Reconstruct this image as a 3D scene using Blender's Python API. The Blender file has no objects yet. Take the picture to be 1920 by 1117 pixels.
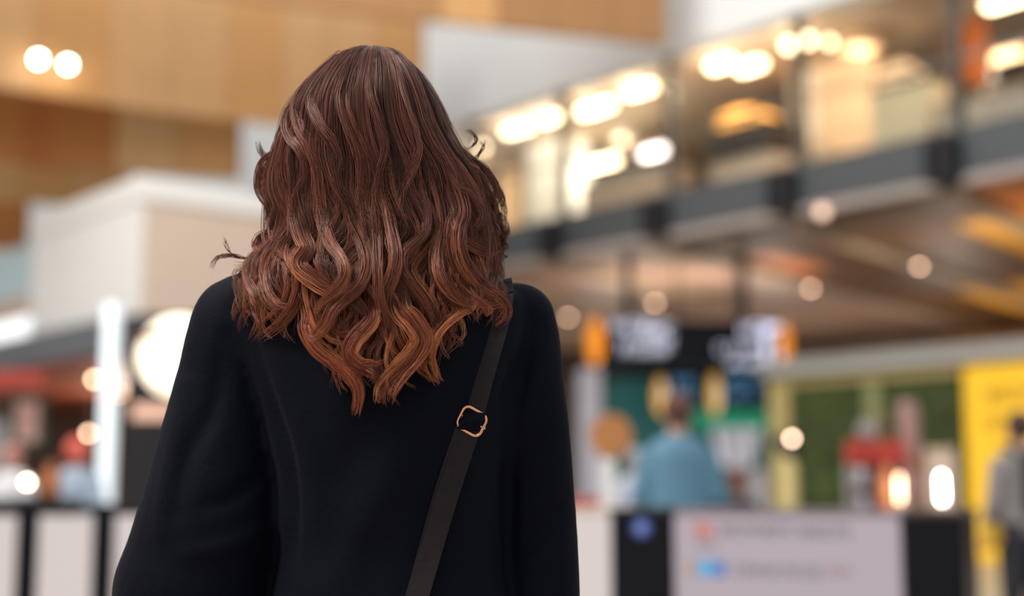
import bpy, bmesh, math, random
import numpy as np
from mathutils import Vector, Matrix
from mathutils.bvhtree import BVHTree

# ------------------------------------------------------------------ camera, sky, lights, exposure
SC = bpy.context.scene
COL = SC.collection
rng = np.random.default_rng(7)
random.seed(7)
F_PX = 2667.0
PITCH = math.radians(7.52)
EYE = np.array([0.0, 0.0, 1.13])

cam_data = bpy.data.cameras.new('camera')
cam_data.sensor_width = 36.0
cam_data.lens = F_PX / 1920 * 36.0
cam_data.clip_start = 0.05
cam_data.clip_end = 300
cam_data.dof.use_dof = True
cam_data.dof.focus_distance = 1.70
cam_data.dof.aperture_fstop = 1.6
cam = bpy.data.objects.new('camera', cam_data)
cam.location = EYE
cam.rotation_euler = (math.pi / 2 + PITCH, 0, 0)
COL.objects.link(cam)
SC.camera = cam

world = bpy.data.worlds.new('world')
SC.world = world
world.use_nodes = True
bg = world.node_tree.nodes['Background']
bg.inputs[0].default_value = (0.93, 0.97, 1.0, 1)
bg.inputs[1].default_value = 0.76


def area(name, loc, target, size, power, color):
    d = bpy.data.lights.new(name, 'AREA')
    d.shape = 'RECTANGLE'
    d.size, d.size_y = size
    d.energy = power
    d.color = color
    o = bpy.data.objects.new(name, d)
    o.location = loc
    o.rotation_euler = (Vector(target) - Vector(loc)).to_track_quat('-Z', 'Y').to_euler()
    COL.objects.link(o)
    return o


area('hall_fill_light', (-7.0, 9.0, 14.0), (-1.0, 27.0, 4.5), (10, 12), 2400, (1.0, 0.97, 0.93))  # added area light without a fixture, brightens the hall and its walls
area('hair_key_light', (-2.6, 0.6, 5.0), (-0.2, 1.75, 1.4), (2.0, 2.0), 300, (1.0, 0.95, 0.90))  # added key light on hair and coat, no opening behind it

SC.view_settings.view_transform = 'Standard'
SC.view_settings.look = 'None'
SC.view_settings.gamma = 1.0
SC.view_settings.use_curve_mapping = False
SC.view_settings.exposure = 0.0
SC.cycles.use_denoising = True

# ------------------------------------------------------------------ helpers


def ray(px, py):
    x = (px - 960) / F_PX
    y = -(py - 558.5) / F_PX
    return np.array([x, math.cos(PITCH) - y * math.sin(PITCH), math.sin(PITCH) + y * math.cos(PITCH)])


def atY(px, py, Y):
    r = ray(px, py)
    return EYE + r * (Y / r[1])


O2 = np.array([6.97, 18.93, 0.0])
EV = np.array([-0.6303, 0.7764, 0.0])
NV = np.array([0.7764, 0.6303, 0.0])
ANG = math.atan2(EV[1], EV[0])          # heading of the mezzanine edge


def st(s, t, z):
    return O2 + EV * s + NV * t + np.array([0, 0, z])


def at_t(px, py, t):
    r = ray(px, py)
    k = (t - np.dot(EYE - O2, NV)) / np.dot(r, NV)
    p = EYE + r * k
    return float(np.dot(p - O2, EV)), float(p[2])


def lin(c):
    return tuple(((v / 255.0) / 12.92 if v / 255.0 <= 0.04045 else ((v / 255.0 + 0.055) / 1.055) ** 2.4) for v in c)


MATS = {}


def mat(name, rgb, rough=0.6, metal=0.0, emit=None, power=0.0, vary=0.08, scale=6.0, spec=0.5, bump=0.0, stretch=(1, 1, 1)):
    if name in MATS:
        return MATS[name]
    m = bpy.data.materials.new(name)
    m.use_nodes = True
    nt = m.node_tree
    b = nt.nodes['Principled BSDF']
    c = lin(rgb)
    b.inputs['Roughness'].default_value = rough
    b.inputs['Metallic'].default_value = metal
    b.inputs['Specular IOR Level'].default_value = spec
    tc = nt.nodes.new('ShaderNodeTexCoord')
    mp = nt.nodes.new('ShaderNodeMapping')
    mp.inputs['Scale'].default_value = stretch
    nz = nt.nodes.new('ShaderNodeTexNoise')
    nz.inputs['Scale'].default_value = scale
    nz.inputs['Detail'].default_value = 4
    cr = nt.nodes.new('ShaderNodeValToRGB')
    cr.color_ramp.elements[0].position = 0.3
    cr.color_ramp.elements[1].position = 0.7
    cr.color_ramp.elements[0].color = tuple(max(0, v * (1 - vary)) for v in c) + (1,)
    cr.color_ramp.elements[1].color = tuple(min(1, v * (1 + vary)) for v in c) + (1,)
    L = nt.links.new
    L(tc.outputs['Object'], mp.inputs['Vector'])
    L(mp.outputs['Vector'], nz.inputs['Vector'])
    L(nz.outputs['Fac'], cr.inputs['Fac'])
    L(cr.outputs['Color'], b.inputs['Base Color'])
    if bump:
        bp = nt.nodes.new('ShaderNodeBump')
        bp.inputs['Strength'].default_value = bump
        bp.inputs['Distance'].default_value = 0.002
        L(nz.outputs['Fac'], bp.inputs['Height'])
        L(bp.outputs['Normal'], b.inputs['Normal'])
    if emit is not None:
        b.inputs['Emission Color'].default_value = lin(emit) + (1,)
        b.inputs['Emission Strength'].default_value = power
    MATS[name] = m
    return m


def glass_mat(name, tint):
    m = bpy.data.materials.new(name)
    m.use_nodes = True
    nt = m.node_tree
    nt.nodes.remove(nt.nodes['Principled BSDF'])
    out = nt.nodes['Material Output']
    tr = nt.nodes.new('ShaderNodeBsdfTransparent')
    tr.inputs[0].default_value = tint + (1,)
    gl = nt.nodes.new('ShaderNodeBsdfGlossy')
    gl.inputs['Roughness'].default_value = 0.02
    fr = nt.nodes.new('ShaderNodeFresnel')
    fr.inputs[0].default_value = 1.2
    mx = nt.nodes.new('ShaderNodeMixShader')
    nt.links.new(fr.outputs[0], mx.inputs[0])
    nt.links.new(tr.outputs[0], mx.inputs[1])
    nt.links.new(gl.outputs[0], mx.inputs[2])
    nt.links.new(mx.outputs[0], out.inputs[0])
    return m


class MB:
    """collects shapes, then links them as ONE mesh object"""

    def __init__(self):
        self.bm = bmesh.new()

    def box(self, c, size, rz=0.0, bevel=0.0):
        r = bmesh.ops.create_cube(self.bm, size=1.0)
        vs = r['verts']
        M = Matrix.Translation(Vector(c)) @ Matrix.Rotation(rz, 4, 'Z') @ Matrix.Diagonal((size[0], size[1], size[2], 1))
        bmesh.ops.transform(self.bm, matrix=M, verts=vs)
        if bevel:
            es = list({e for v in vs for e in v.link_edges})
            bmesh.ops.bevel(self.bm, geom=es, offset=bevel, segments=2, affect='EDGES', profile=0.5)
        return self

    def lathe(self, c, prof, seg=24):
        rings = []
        for (r, z) in prof:
            rings.append([self.bm.verts.new((c[0] + r * math.cos(2 * math.pi * k / seg), c[1] + r * math.sin(2 * math.pi * k / seg), c[2] + z)) for k in range(seg)])
        for a, b in zip(rings[:-1], rings[1:]):
            for k in range(seg):
                self.bm.faces.new((a[k], a[(k + 1) % seg], b[(k + 1) % seg], b[k]))
        self.bm.faces.new(rings[0][::-1])
        self.bm.faces.new(rings[-1])
        return self

    def tube(self, pts, rad, seg=10, closed=False, flat=1.0, side=None):
        pts = [np.array(p, float) for p in pts]
        n = len(pts)
        rads = rad if hasattr(rad, '__len__') else [rad] * n
        rings = []
        for i in range(n):
            a = pts[(i - 1) % n] if (closed or i > 0) else pts[i]
            b = pts[(i + 1) % n] if (closed or i < n - 1) else pts[i]
            T = (b - a) / (np.linalg.norm(b - a) + 1e-9)
            ref = np.array(side) if side is not None else (np.array([0, 1.0, 0]) if abs(T[1]) < 0.9 else np.array([1.0, 0, 0]))
            N = np.cross(T, ref)
            N /= np.linalg.norm(N) + 1e-9
            Bv = np.cross(N, T)
            rings.append([self.bm.verts.new(tuple(pts[i] + rads[i] * (math.cos(2 * math.pi * k / seg) * N + flat * math.sin(2 * math.pi * k / seg) * Bv))) for k in range(seg)])
        rng_ = range(n) if closed else range(n - 1)
        for i in rng_:
            a, b = rings[i], rings[(i + 1) % n]
            for k in range(seg):
                self.bm.faces.new((a[k], a[(k + 1) % seg], b[(k + 1) % seg], b[k]))
        if not closed:
            self.bm.faces.new(rings[0][::-1])
            self.bm.faces.new(rings[-1])
        return self

    def ball(self, c, r, sc=(1, 1, 1), u=20, v=12):
        q = bmesh.ops.create_uvsphere(self.bm, u_segments=u, v_segments=v, radius=r)
        bmesh.ops.transform(self.bm, matrix=Matrix.Translation(Vector(c)) @ Matrix.Diagonal((sc[0], sc[1], sc[2], 1)), verts=q['verts'])
        return self

    def rings(self, rings):
        """loft a list of equal-length closed rings, capped"""
        R = [[self.bm.verts.new(tuple(p)) for p in r] for r in rings]
        n = len(R[0])
        for a, b in zip(R[:-1], R[1:]):
            for k in range(n):
                self.bm.faces.new((a[k], a[(k + 1) % n], b[(k + 1) % n], b[k]))
        self.bm.faces.new(R[0][::-1])
        self.bm.faces.new(R[-1])
        return self

    def prism(self, pts2, o, u, v, n, th):
        """extruded outline: pts2 in (u,v), from o, thickness th along n"""
        o, u, v, n = map(lambda q: np.array(q, float), (o, u, v, n))
        f = [self.bm.verts.new(tuple(o + u * a + v * b)) for a, b in pts2]
        g = [self.bm.verts.new(tuple(o + u * a + v * b + n * th)) for a, b in pts2]
        self.bm.faces.new(f)
        self.bm.faces.new(g[::-1])
        k = len(f)
        for i in range(k):
            self.bm.faces.new((f[i], g[i], g[(i + 1) % k], f[(i + 1) % k]))
        return self

    def mesh(self, name, smooth=False):
        bmesh.ops.recalc_face_normals(self.bm, faces=self.bm.faces)
        me = bpy.data.meshes.new(name)
        self.bm.to_mesh(me)
        self.bm.free()
        if smooth:
            for p in me.polygons:
                p.use_smooth = True
        return me

    def build(self, name, m, parent=None, smooth=False):
        return link(name, self.mesh(name, smooth), m, parent)


def link(name, me, m, parent=None):
    if m is not None:
        me.materials.clear()
        me.materials.append(m)
    o = bpy.data.objects.new(name, me)
    COL.objects.link(o)
    if parent is not None:
        o.parent = parent
        o.matrix_parent_inverse = parent_world(parent).inverted()
    return o


def parent_world(p):
    M = Matrix.Translation(p.location) @ p.rotation_euler.to_matrix().to_4x4()
    if p.parent:
        M = parent_world(p.parent) @ p.matrix_parent_inverse @ M
    return M


def tag(o, label=None, cat=None, group=None, kind=None):
    if label:
        o['label'] = label
    if cat:
        o['category'] = cat
    if group:
        o['group'] = group
    if kind:
        o['kind'] = kind
    return o


def empty(name, loc, label=None, cat=None, group=None, kind=None):
    o = bpy.data.objects.new(name, None)
    o.location = tuple(loc)
    o.empty_display_size = 0.1
    COL.objects.link(o)
    return tag(o, label, cat, group, kind)


def sbox(mb, s0, s1, t0, t1, z0, z1, bevel=0.0):
    """a box in the frame of the mezzanine edge"""
    c = st((s0 + s1) / 2, (t0 + t1) / 2, (z0 + z1) / 2)
    return mb.box(c, (abs(s1 - s0), abs(t1 - t0), abs(z1 - z0)), ANG, bevel)


def part(name, m, parent, fn, smooth=False, label=None):
    b = MB()
    fn(b)
    o = b.build(name, m, parent, smooth)
    if label:
        o['label'] = label
    return o


UPL = 65.0


def kpart(*a, **k):
    o = part(*a, **k)
    o['kind'] = 'stuff'
    return o


def remeshed(me, voxel, smooth_it=0, factor=0.5):
    o = bpy.data.objects.new('tmp_remesh', me)
    COL.objects.link(o)
    r = o.modifiers.new('r', 'REMESH')
    r.mode = 'VOXEL'
    r.voxel_size = voxel
    if smooth_it:
        s = o.modifiers.new('s', 'SMOOTH')
        s.iterations = smooth_it
        s.factor = factor
    dg = bpy.context.evaluated_depsgraph_get()
    dg.update()
    out = bpy.data.meshes.new_from_object(o.evaluated_get(dg))
    bpy.data.objects.remove(o)
    for p in out.polygons:
        p.use_smooth = True
    return out


def catmull(pts, n):
    P = np.array(pts, float)
    P = np.vstack([2 * P[0] - P[1], P, 2 * P[-1] - P[-2]])
    m = len(P) - 3
    out = []
    for q in np.linspace(0, m - 1e-6, n):
        i = int(q)
        t = q - i
        a, b, c, d = P[i], P[i + 1], P[i + 2], P[i + 3]
        out.append(0.5 * ((2 * b) + (-a + c) * t + (2 * a - 5 * b + 4 * c - d) * t * t + (-a + 3 * b - 3 * c + d) * t ** 3))
    return np.array(out)


# ------------------------------------------------------------------ materials
M_floor = mat('polished_stone_floor', (186, 178, 168), 0.35, vary=0.1, scale=1.5)
M_white = mat('white_plaster', (242, 241, 238), 0.7, vary=0.02, scale=0.6)
M_white_block = mat('white_painted_board', (232, 228, 224), 0.7, vary=0.02)
M_greige = mat('greige_board', (206, 184, 166), 0.7, vary=0.04)
M_slab = mat('dark_grey_fascia', (80, 84, 87), 0.45, vary=0.06)
M_lip = mat('pale_metal_lip', (172, 160, 152), 0.4, vary=0.05)
M_black = mat('black_plastic', (22, 22, 28), 0.5, vary=0.1)
M_dark = mat('dark_charcoal_board', (34, 32, 35), 0.5, vary=0.12, spec=0.2)
M_navyblk = mat('navy_black_laminate', (12, 13, 20), 0.35, vary=0.12, spec=0.15)
WOODS = [mat('oak_veneer_%s' % k, c, 0.5, vary=0.07, scale=2.2, stretch=(6, 6, 0.7)) for k, c in
         (('light', (214, 168, 116)), ('honey', (210, 158, 100)), ('amber', (184, 118, 56)), ('rust', (176, 104, 50)), ('umber', (172, 124, 78)))]
M_wood_edge = mat('oak_edge', (150, 104, 62), 0.5)
M_beige = mat('beige_wall', (206, 176, 146), 0.7, vary=0.05)
M_cream = mat('cream_wall', (232, 208, 172), 0.7, vary=0.05)
M_upceil = mat('taupe_ceiling', (166, 142, 120), 0.7, vary=0.05)
M_mull = mat('dark_mullion', (92, 82, 72), 0.4)
M_steel = mat('brushed_steel', (150, 150, 152), 0.3, 0.9)
M_glass = glass_mat('clear_glass', (0.93, 0.96, 0.95))
M_brown = mat('brown_soffit', (88, 58, 30), 0.45, vary=0.15, scale=1.2)
M_mauve = mat('mauve_soffit', (140, 114, 100), 0.45, vary=0.06)
M_yel_s = mat('golden_glow_soffit', (226, 164, 34), 0.4, vary=0.06)  # yellow glow reflected on the soffit, put into the panel colour
M_org_s = mat('orange_glow_soffit', (196, 108, 26), 0.4, vary=0.06)  # deeper part of that glow, also put into the colour
M_beam = mat('taupe_beam', (146, 128, 108), 0.5, vary=0.05)
M_yellow = mat('yellow_panel', (252, 200, 44), 0.5, vary=0.03, emit=(252, 196, 40), power=0.30)
M_ygold = mat('pale_gold_frame', (200, 180, 118), 0.5)
M_hedge = mat('hedge_print', (72, 84, 44), 0.7, vary=0.5, scale=3.0)
M_greyf = mat('grey_fascia', (168, 168, 164), 0.6)
M_teal = mat('teal_poster', (14, 66, 64), 0.5, vary=0.25, scale=1.0, emit=(14, 78, 76), power=0.5)  # emission added in place of light falling on the poster
M_green = mat('bright_green_print', (34, 140, 106), 0.5, emit=(34, 140, 106), power=0.6)  # same added emission as the teal print
M_lav = mat('pale_lavender_print', (196, 194, 206), 0.5)
M_skin = mat('skin', (206, 158, 132), 0.5, vary=0.05)


def lamp(name, rgb, power):
    return mat('lamp_' + name, rgb, 0.5, emit=rgb, power=power, vary=0.0)


L_warm = lamp('warm', (255, 226, 184), 9.0)
L_warm2 = lamp('warm_dim', (255, 214, 164), 2.2)
L_pink = lamp('cool_pink', (255, 236, 232), 6.0)
L_orange = lamp('orange', (255, 176, 84), 2.0)
L_spot = lamp('spot', (255, 240, 220), 42.0)
L_globe = lamp('globe', (255, 240, 214), 1.9)
L_day = lamp('daylight', (236, 244, 246), 1.3)
L_down = lamp('downlight', (255, 206, 170), 14.0)
L_tube = lamp('tube', (255, 240, 228), 34.0)
L_candle = lamp('candle', (255, 208, 168), 13.0)
L_amber = mat('lamp_amber_sign', (120, 60, 4), 0.5, emit=(255, 150, 4), power=0.95, vary=0)
L_text = lamp('white_lettering', (214, 216, 232), 0.75)
L_blue = lamp('blue_lettering', (90, 150, 190), 0.8)
L_screen = mat('lamp_screen_lavender', (90, 84, 88), 0.4, emit=(196, 182, 192), power=0.62, vary=0)
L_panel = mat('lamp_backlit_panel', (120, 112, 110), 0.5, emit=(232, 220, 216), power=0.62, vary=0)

# ------------------------------------------------------------------ setting
f = MB().box((0, 20, -0.05), (70, 70, 0.1)).build('floor', M_floor)
tag(f, kind='structure')

S0, S1 = -5.0, 42.0
ZS0, ZS1, ZC = 5.3, 6.15, 9.0
COLS = [1.1 + 2.85 * k for k in range(-2, 14)]

w = MB()
sbox(w, S0, S1, 0.0, 0.4, 8.62, 14.0)
tag(w.build('wall_right', M_white), kind='structure')
w = MB()
sbox(w, S0, S1, 0.4, 10.5, ZC, ZC + 0.3)
tag(w.build('ceiling_upper', M_upceil), kind='structure')
w = MB()
sbox(w, S0, S1, 10.0, 10.3, ZS1, ZC)
tag(w.build('wall_upper', M_beige), kind='structure')
w = MB()
sbox(w, S0, S1, 0.0, 10.5, ZS0 + 0.1, ZS1 - 0.02)
fu = tag(w.build('floor_upper', M_dark), kind='structure')
for a, b in zip(COLS[:-1], COLS[1:]):
    part('fascia_panel', M_slab, fu, lambda m: sbox(m, a + 0.02, b - 0.02, -0.1, -0.001, ZS0 + 0.16, ZS1, 0.01))
    part('edge_lip', M_lip, fu, lambda m: sbox(m, a + 0.16, b - 0.16, -0.15, -0.001, ZS0 - 0.0, ZS0 + 0.15, 0.02))
w = MB()
sbox(w, S0, S1, 16.0, 16.3, 0, ZS0)
wlow = tag(w.build('wall_lower', M_dark), kind='structure')
for k in range(16):
    a_ = S0 + k * 2.9
    part('wall_panel', mat('golden_brown_wall', (166, 116, 56), 0.6) if a_ < 11 else mat('mauve_grey_wall', (156, 132, 116), 0.6), wlow, lambda m: sbox(m, a_, a_ + 2.87, 15.94, 15.999, 0, ZS0 - 0.2))

w = MB().box((-26, 24, 7), (0.4, 62, 14))
tag(w.build('wall_far_side', M_white), kind='structure')
w = MB().box((-22, 55, 7), (9, 0.4, 14))
tag(w.build('wall_far_end', M_white), kind='structure')

# soffit under the mezzanine, panels between cross beams
cl = MB()
sbox(cl, S0, S1, 0.02, 16.0, ZS0 + 0.04, ZS0 + 0.1)
soff = tag(cl.build('ceiling', M_dark), kind='structure')
BD = np.array([0.60, 0.80, 0])          # heading of the cross beams
ks = float(np.dot(BD, EV)) / float(np.dot(BD, NV))


def strip(mb, a, b, t0, t1, z0, z1):
    P = []
    for z in (z0, z1):
        P.append([st(a + ks * t0, t0, z), st(b + ks * t0, t0, z), st(b + ks * t1, t1, z), st(a + ks * t1, t1, z)])
    v = [mb.bm.verts.new(tuple(p)) for r in P for p in r]
    for q in ((3, 2, 1, 0), (4, 5, 6, 7), (0, 1, 5, 4), (1, 2, 6, 5), (2, 3, 7, 6), (3, 0, 4, 7)):
        mb.bm.faces.new([v[i] for i in q])


for k, (a, b) in enumerate(zip(COLS[:-1], COLS[1:])):
    part('ceiling_beam', M_beam, soff, lambda m: strip(m, a - 0.16, a + 0.16, 0.04, 15.9, ZS0 - 0.16, ZS0 + 0.02))
    for j in range(7):
        t0, t1 = 0.06 + 2.27 * j, 2.28 + 2.27 * j
        for c3 in range(3):
            u0, u1 = a + 0.17 + (b - a - 0.34) * c3 / 3, a + 0.17 + (b - a - 0.34) * (c3 + 1) / 3 - 0.03
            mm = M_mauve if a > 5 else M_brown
            if a < 0:  # reflected yellow glow laid out as panel colours from here
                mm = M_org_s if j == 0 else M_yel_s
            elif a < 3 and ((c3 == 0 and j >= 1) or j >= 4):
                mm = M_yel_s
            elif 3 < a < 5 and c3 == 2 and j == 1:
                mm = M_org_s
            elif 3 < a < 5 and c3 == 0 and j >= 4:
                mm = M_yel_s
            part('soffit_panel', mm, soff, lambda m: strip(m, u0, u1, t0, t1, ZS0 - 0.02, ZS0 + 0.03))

# upper glazing
for k, (a, b) in enumerate(zip(COLS[:-1], COLS[1:])):
    g = empty('window_%d' % (k + 1), st((a + b) / 2, 0.1, ZS1), kind='structure')
    part('mullion', M_mull, g, lambda m: sbox(m, a - 0.07, a + 0.07, 0.05, 0.25, ZS1, 8.62, 0.01))
    part('pane', M_glass, g, lambda m: sbox(m, a + 0.08, b - 0.08, 0.14, 0.155, ZS1 + 0.02, 8.6))
    part('handrail', M_steel, g, lambda m: sbox(m, a + 0.08, b - 0.08, 0.02, 0.06, ZS1 + 1.02, ZS1 + 1.07))

# black square boxes on the slab edge
for px, py, lab in ((1772, 300, 'black square box on the mezzanine edge below the dish pendant'), (1472, 367, 'black square box on the mezzanine edge below the dark bar counter'), (1232, 410, 'black square box on the mezzanine edge below the long beige counter'), (1035, 450, 'black square box on the mezzanine edge nearest the curls of hair')):
    s, z = at_t(px, py, -0.2)
    e = empty('edge_box', st(s, -0.1, 5.42), lab, 'box', 'black boxes along the mezzanine edge')
    part('housing', M_black, e, lambda m: sbox(m, s - 0.24, s + 0.24, -0.40, -0.1, 5.36, 6.02, 0.03))
    part('grille', M_dark, e, lambda m: sbox(m, s - 0.19, s + 0.19, -0.415, -0.401, 5.42, 5.96, 0.005))

# stepped oak ceiling bands


def band(name_i, path, z0, z1, n, tones, label=None):
    P = catmull(path, n + 1)
    e = empty('trim_%d' % name_i, (P[0][0], P[0][1], z0), kind='structure')
    for i in range(n):
        a, b = P[i], P[i + 1]
        c = (a + b) / 2
        L = np.linalg.norm(b - a)
        part('wood_panel', WOODS[tones[i % len(tones)]], e, lambda m: m.box((c[0], c[1], (z0 + z1) / 2), (L - 0.015, 0.1, z1 - z0), math.atan2(b[1] - a[1], b[0] - a[0])))
    part('backing', M_wood_edge, e, lambda m: [m.box(((P[i][0] + P[i + 1][0]) / 2, (P[i][1] + P[i + 1][1]) / 2 + 0.14, (z0 + z1) / 2 + 0.03), (np.linalg.norm(P[i + 1] - P[i]) + 0.02, 0.16, z1 - z0 - 0.04), math.atan2(P[i + 1][1] - P[i][1], P[i + 1][0] - P[i][0])) for i in range(n)])
    return e


band(1, [(-10.0, 17.3), (-3.8, 20.42), (-0.84, 21.53), (2.5, 22.6)], 8.3, 10.8, 11, [4, 4, 1, 4, 4])
band(2, [(-14.0, 18.6), (-8.53, 23.04), (-4.85, 25.25), (-1.72, 26.33)], 7.7, 10.4, 11, [0, 1, 0, 0, 1, 0])
band(3, [(-14.0, 21.8), (-9.31, 25.31), (-8.09, 26.11), (-5.3, 26.95)], 7.0, 9.2, 8, [3, 3, 2, 3, 2, 2, 0, 1])
band(4, [(-17.0, 26.0), (-13.0, 29.6), (-10.62, 30.6)], 6.2, 8.5, 6, [1, 2, 0, 1, 1, 2])
band(5, [(-15.0, 24.0), (-11.0, 27.3), (-7.9, 28.6)], 6.75, 8.6, 6, [0, 1, 0, 0, 1, 0])

# two spotlights in front of the upper oak band
for px, py in ((72, 111), (127, 121)):
    p = atY(px, py, 22.9 + (px - 72) * 0.006)
    e = empty('spotlight', (p[0], p[1], p[2]), 'small bright round spotlight, one of a pair on the oak ceiling band', 'spotlight', 'pair of spotlights on the oak band')
    part('bulb', L_spot, e, lambda m: m.ball(p, 0.062), True)
    part('housing', M_steel, e, lambda m: m.lathe((p[0], p[1] + 0.02, p[2] + 0.045), [(0.03, 0), (0.075, 0.01), (0.075, 0.12), (0.03, 0.15)]), True)
    part('arm', M_steel, e, lambda m: m.tube([(p[0], p[1] + 0.02, p[2] + 0.18), (p[0], p[1] + 0.06, p[2] + 0.24), (p[0], p[1] + 0.35, p[2] + 0.24)], 0.015))

# white boxed volume over the left shops
CX, CY = -5.4, 20.4


def bl(u, v, z):
    return np.array([CX, CY, 0]) + EV * u + NV * v + np.array([0, 0, z])


def bbox(m, u0, u1, v0, v1, z0, z1, bevel=0.0):
    m.box(bl((u0 + u1) / 2, (v0 + v1) / 2, (z0 + z1) / 2), (u1 - u0, v1 - v0, z1 - z0), ANG, bevel)


w = MB()
bbox(w, 0.0, 4.1, 0.02, 3.6, 3.62, 5.45)
wl = tag(w.build('wall_left', M_greige), kind='structure')
part('front_board', M_white_block, wl, lambda m: bbox(m, -0.03, 4.1, -0.06, 0.02, 3.55, 5.25))
part('side_board', M_greige, wl, lambda m: bbox(m, -0.05, 0.0, 0.02, 3.6, 3.6, 5.25))  # shaded side of the white block, shade put into its colour
part('top_coping', M_white_block, wl, lambda m: bbox(m, -0.1, 4.15, -0.1, 3.7, 5.25, 5.60, 0.02))
w = MB()
bbox(w, -0.1, 22.0, -0.3, 5.0, 3.05, 3.55)
tag(w.build('trim_6', mat('grey_band', (96, 98, 104), 0.5)), kind='structure')
w = MB()
bbox(w, -0.05, 22.0, 6.0, 6.3, 0, 3.05)
tag(w.build('wall_shop', mat('brown_shop_wall', (112, 66, 44), 0.6, vary=0.35, scale=0.9)), kind='structure')
w = MB()
bbox(w, -0.05, 22.0, -0.2, 6.0, 2.98, 3.04)
tag(w.build('ceiling_shop', mat('rust_shop_ceiling', (150, 78, 48), 0.5, vary=0.25, scale=0.8)), kind='structure')

# ------------------------------------------------------------------ the woman in the foreground
Y0 = 1.77


def wp(px, py, dy=0.0):
    """photo position -> point standing dy metres behind the plane of her shoulders"""
    return atY(px, py, Y0 + dy)


def zrow(py):
    return float(atY(960, py, Y0)[2])


def fingers(mb, wrist, palm_dir, side, curl_dir, sc=1.0):
    """palm, four fingers and a thumb as tapering tubes"""
    wv, d, sd, cd = [np.array(q, float) for q in (wrist, palm_dir, side, curl_dir)]
    d /= np.linalg.norm(d)
    sd /= np.linalg.norm(sd)
    cd /= np.linalg.norm(cd)
    mb.tube([wv - d * 0.02, wv + d * 0.02 * sc, wv + d * 0.05 * sc, wv + d * 0.085 * sc], [0.024 * sc, 0.032 * sc, 0.040 * sc, 0.038 * sc], 12, flat=0.5, side=cd)
    for k, (o, L) in enumerate(((-0.029, 0.072), (-0.010, 0.082), (0.010, 0.076), (0.028, 0.060))):
        b = wv + d * 0.078 * sc + sd * o * sc
        q1 = b + d * L * 0.45 * sc + cd * 0.004
        q2 = q1 + (d * 0.75 + cd * 0.6) * L * 0.32 * sc
        q3 = q2 + (d * 0.4 + cd * 0.85) * L * 0.26 * sc
        mb.tube([b, q1, q2, q3], [0.0098 * sc, 0.0092 * sc, 0.0084 * sc, 0.006 * sc], 10)
    b = wv + d * 0.03 * sc - sd * 0.028 * sc
    q1 = b - sd * 0.026 * sc + d * 0.024 * sc + cd * 0.006
    q2 = q1 - sd * 0.008 * sc + d * 0.032 * sc + cd * 0.008
    q3 = q2 + d * 0.022 * sc + cd * 0.006
    mb.tube([b, q1, q2, q3], [0.014 * sc, 0.012 * sc, 0.0105 * sc, 0.007 * sc], 10)


def head(mb, c, r, fwd=1.0):
    """head with neck stump, nose, brow, lips, chin and ears; looks along +Y * fwd; r is half the head height"""
    c = np.array(c, float)
    s = r / 0.115
    mb.ball(c + np.array([0, -0.012 * fwd * s, 0.012 * s]), 0.1 * s, (0.82, 0.98, 1.02), 28, 18)
    mb.ball(c + np.array([0, 0.022 * fwd * s, -0.04 * s]), 0.075 * s, (0.82, 0.92, 1.0), 24, 14)
    mb.tube([c + np.array([0, 0.075 * fwd * s, 0.01 * s]), c + np.array([0, 0.098 * fwd * s, -0.022 * s]), c + np.array([0, 0.092 * fwd * s, -0.032 * s])], [0.008 * s, 0.014 * s, 0.012 * s], 8)
    mb.tube([c + np.array([-0.026 * s, 0.082 * fwd * s, -0.062 * s]), c + np.array([0, 0.092 * fwd * s, -0.062 * s]), c + np.array([0.026 * s, 0.082 * fwd * s, -0.062 * s])], [0.004 * s, 0.009 * s, 0.004 * s], 8)
    mb.ball(c + np.array([0, 0.074 * fwd * s, -0.098 * s]), 0.02 * s)
    for q in (-1, 1):
        mb.ball(c + np.array([q * 0.032 * s, 0.078 * fwd * s, 0.0]), 0.014 * s, (1.1, 0.7, 0.8))
        mb.tube([c + np.array([q * 0.012 * s, 0.09 * fwd * s, 0.02 * s]), c + np.array([q * 0.05 * s, 0.074 * fwd * s, 0.022 * s])], 0.006 * s, 8)
        mb.ball(c + np.array([q * 0.082 * s, -0.008 * fwd * s, -0.018 * s]), 0.032 * s, (0.35, 0.65, 1.0))


woman = empty('person', (-0.165, Y0 + 0.02, 0), 'person seen from behind with long wavy auburn hair, black coat and shoulder bag', 'person')
HX = -0.178
b = MB()
head(b, (HX, Y0 + 0.035, 1.555), 0.118)
b.tube([(HX, Y0 + 0.02, 1.52), (HX, Y0 + 0.02, 1.44), (-0.168, Y0 + 0.025, 1.38), (-0.165, Y0 + 0.03, 1.25), (-0.165, Y0 + 0.03, 1.05), (-0.165, Y0 + 0.03, 0.88)],
       [0.050, 0.050, 0.07, 0.115, 0.10, 0.115], 24, flat=0.72, side=(0, 1, 0))
for q in (-1, 1):
    b.tube([(-0.165 + q * 0.09, Y0 + 0.03, 0.92), (-0.165 + q * 0.095, Y0 + 0.03, 0.5), (-0.165 + q * 0.1, Y0 + 0.02, 0.38), (-0.165 + q * 0.1, Y0 + 0.01, 0.1)], [0.085, 0.058, 0.056, 0.038], 16)
    b.tube([(-0.165 + q * 0.1, Y0 - 0.03, 0.05), (-0.165 + q * 0.11, Y0 + 0.15, 0.04)], [0.04, 0.035], 12)
eL = wp(352, 1180, 0.05)
hL = np.array([-0.34, Y0 + 0.30, 0.99])
hR = np.array([0.085, Y0 + 0.10, 0.71])
b.tube([wp(470, 590, 0.02), wp(400, 850, 0.03), eL, (eL + hL) / 2, hL], [0.034, 0.034, 0.034, 0.032, 0.026], 14)
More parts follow.
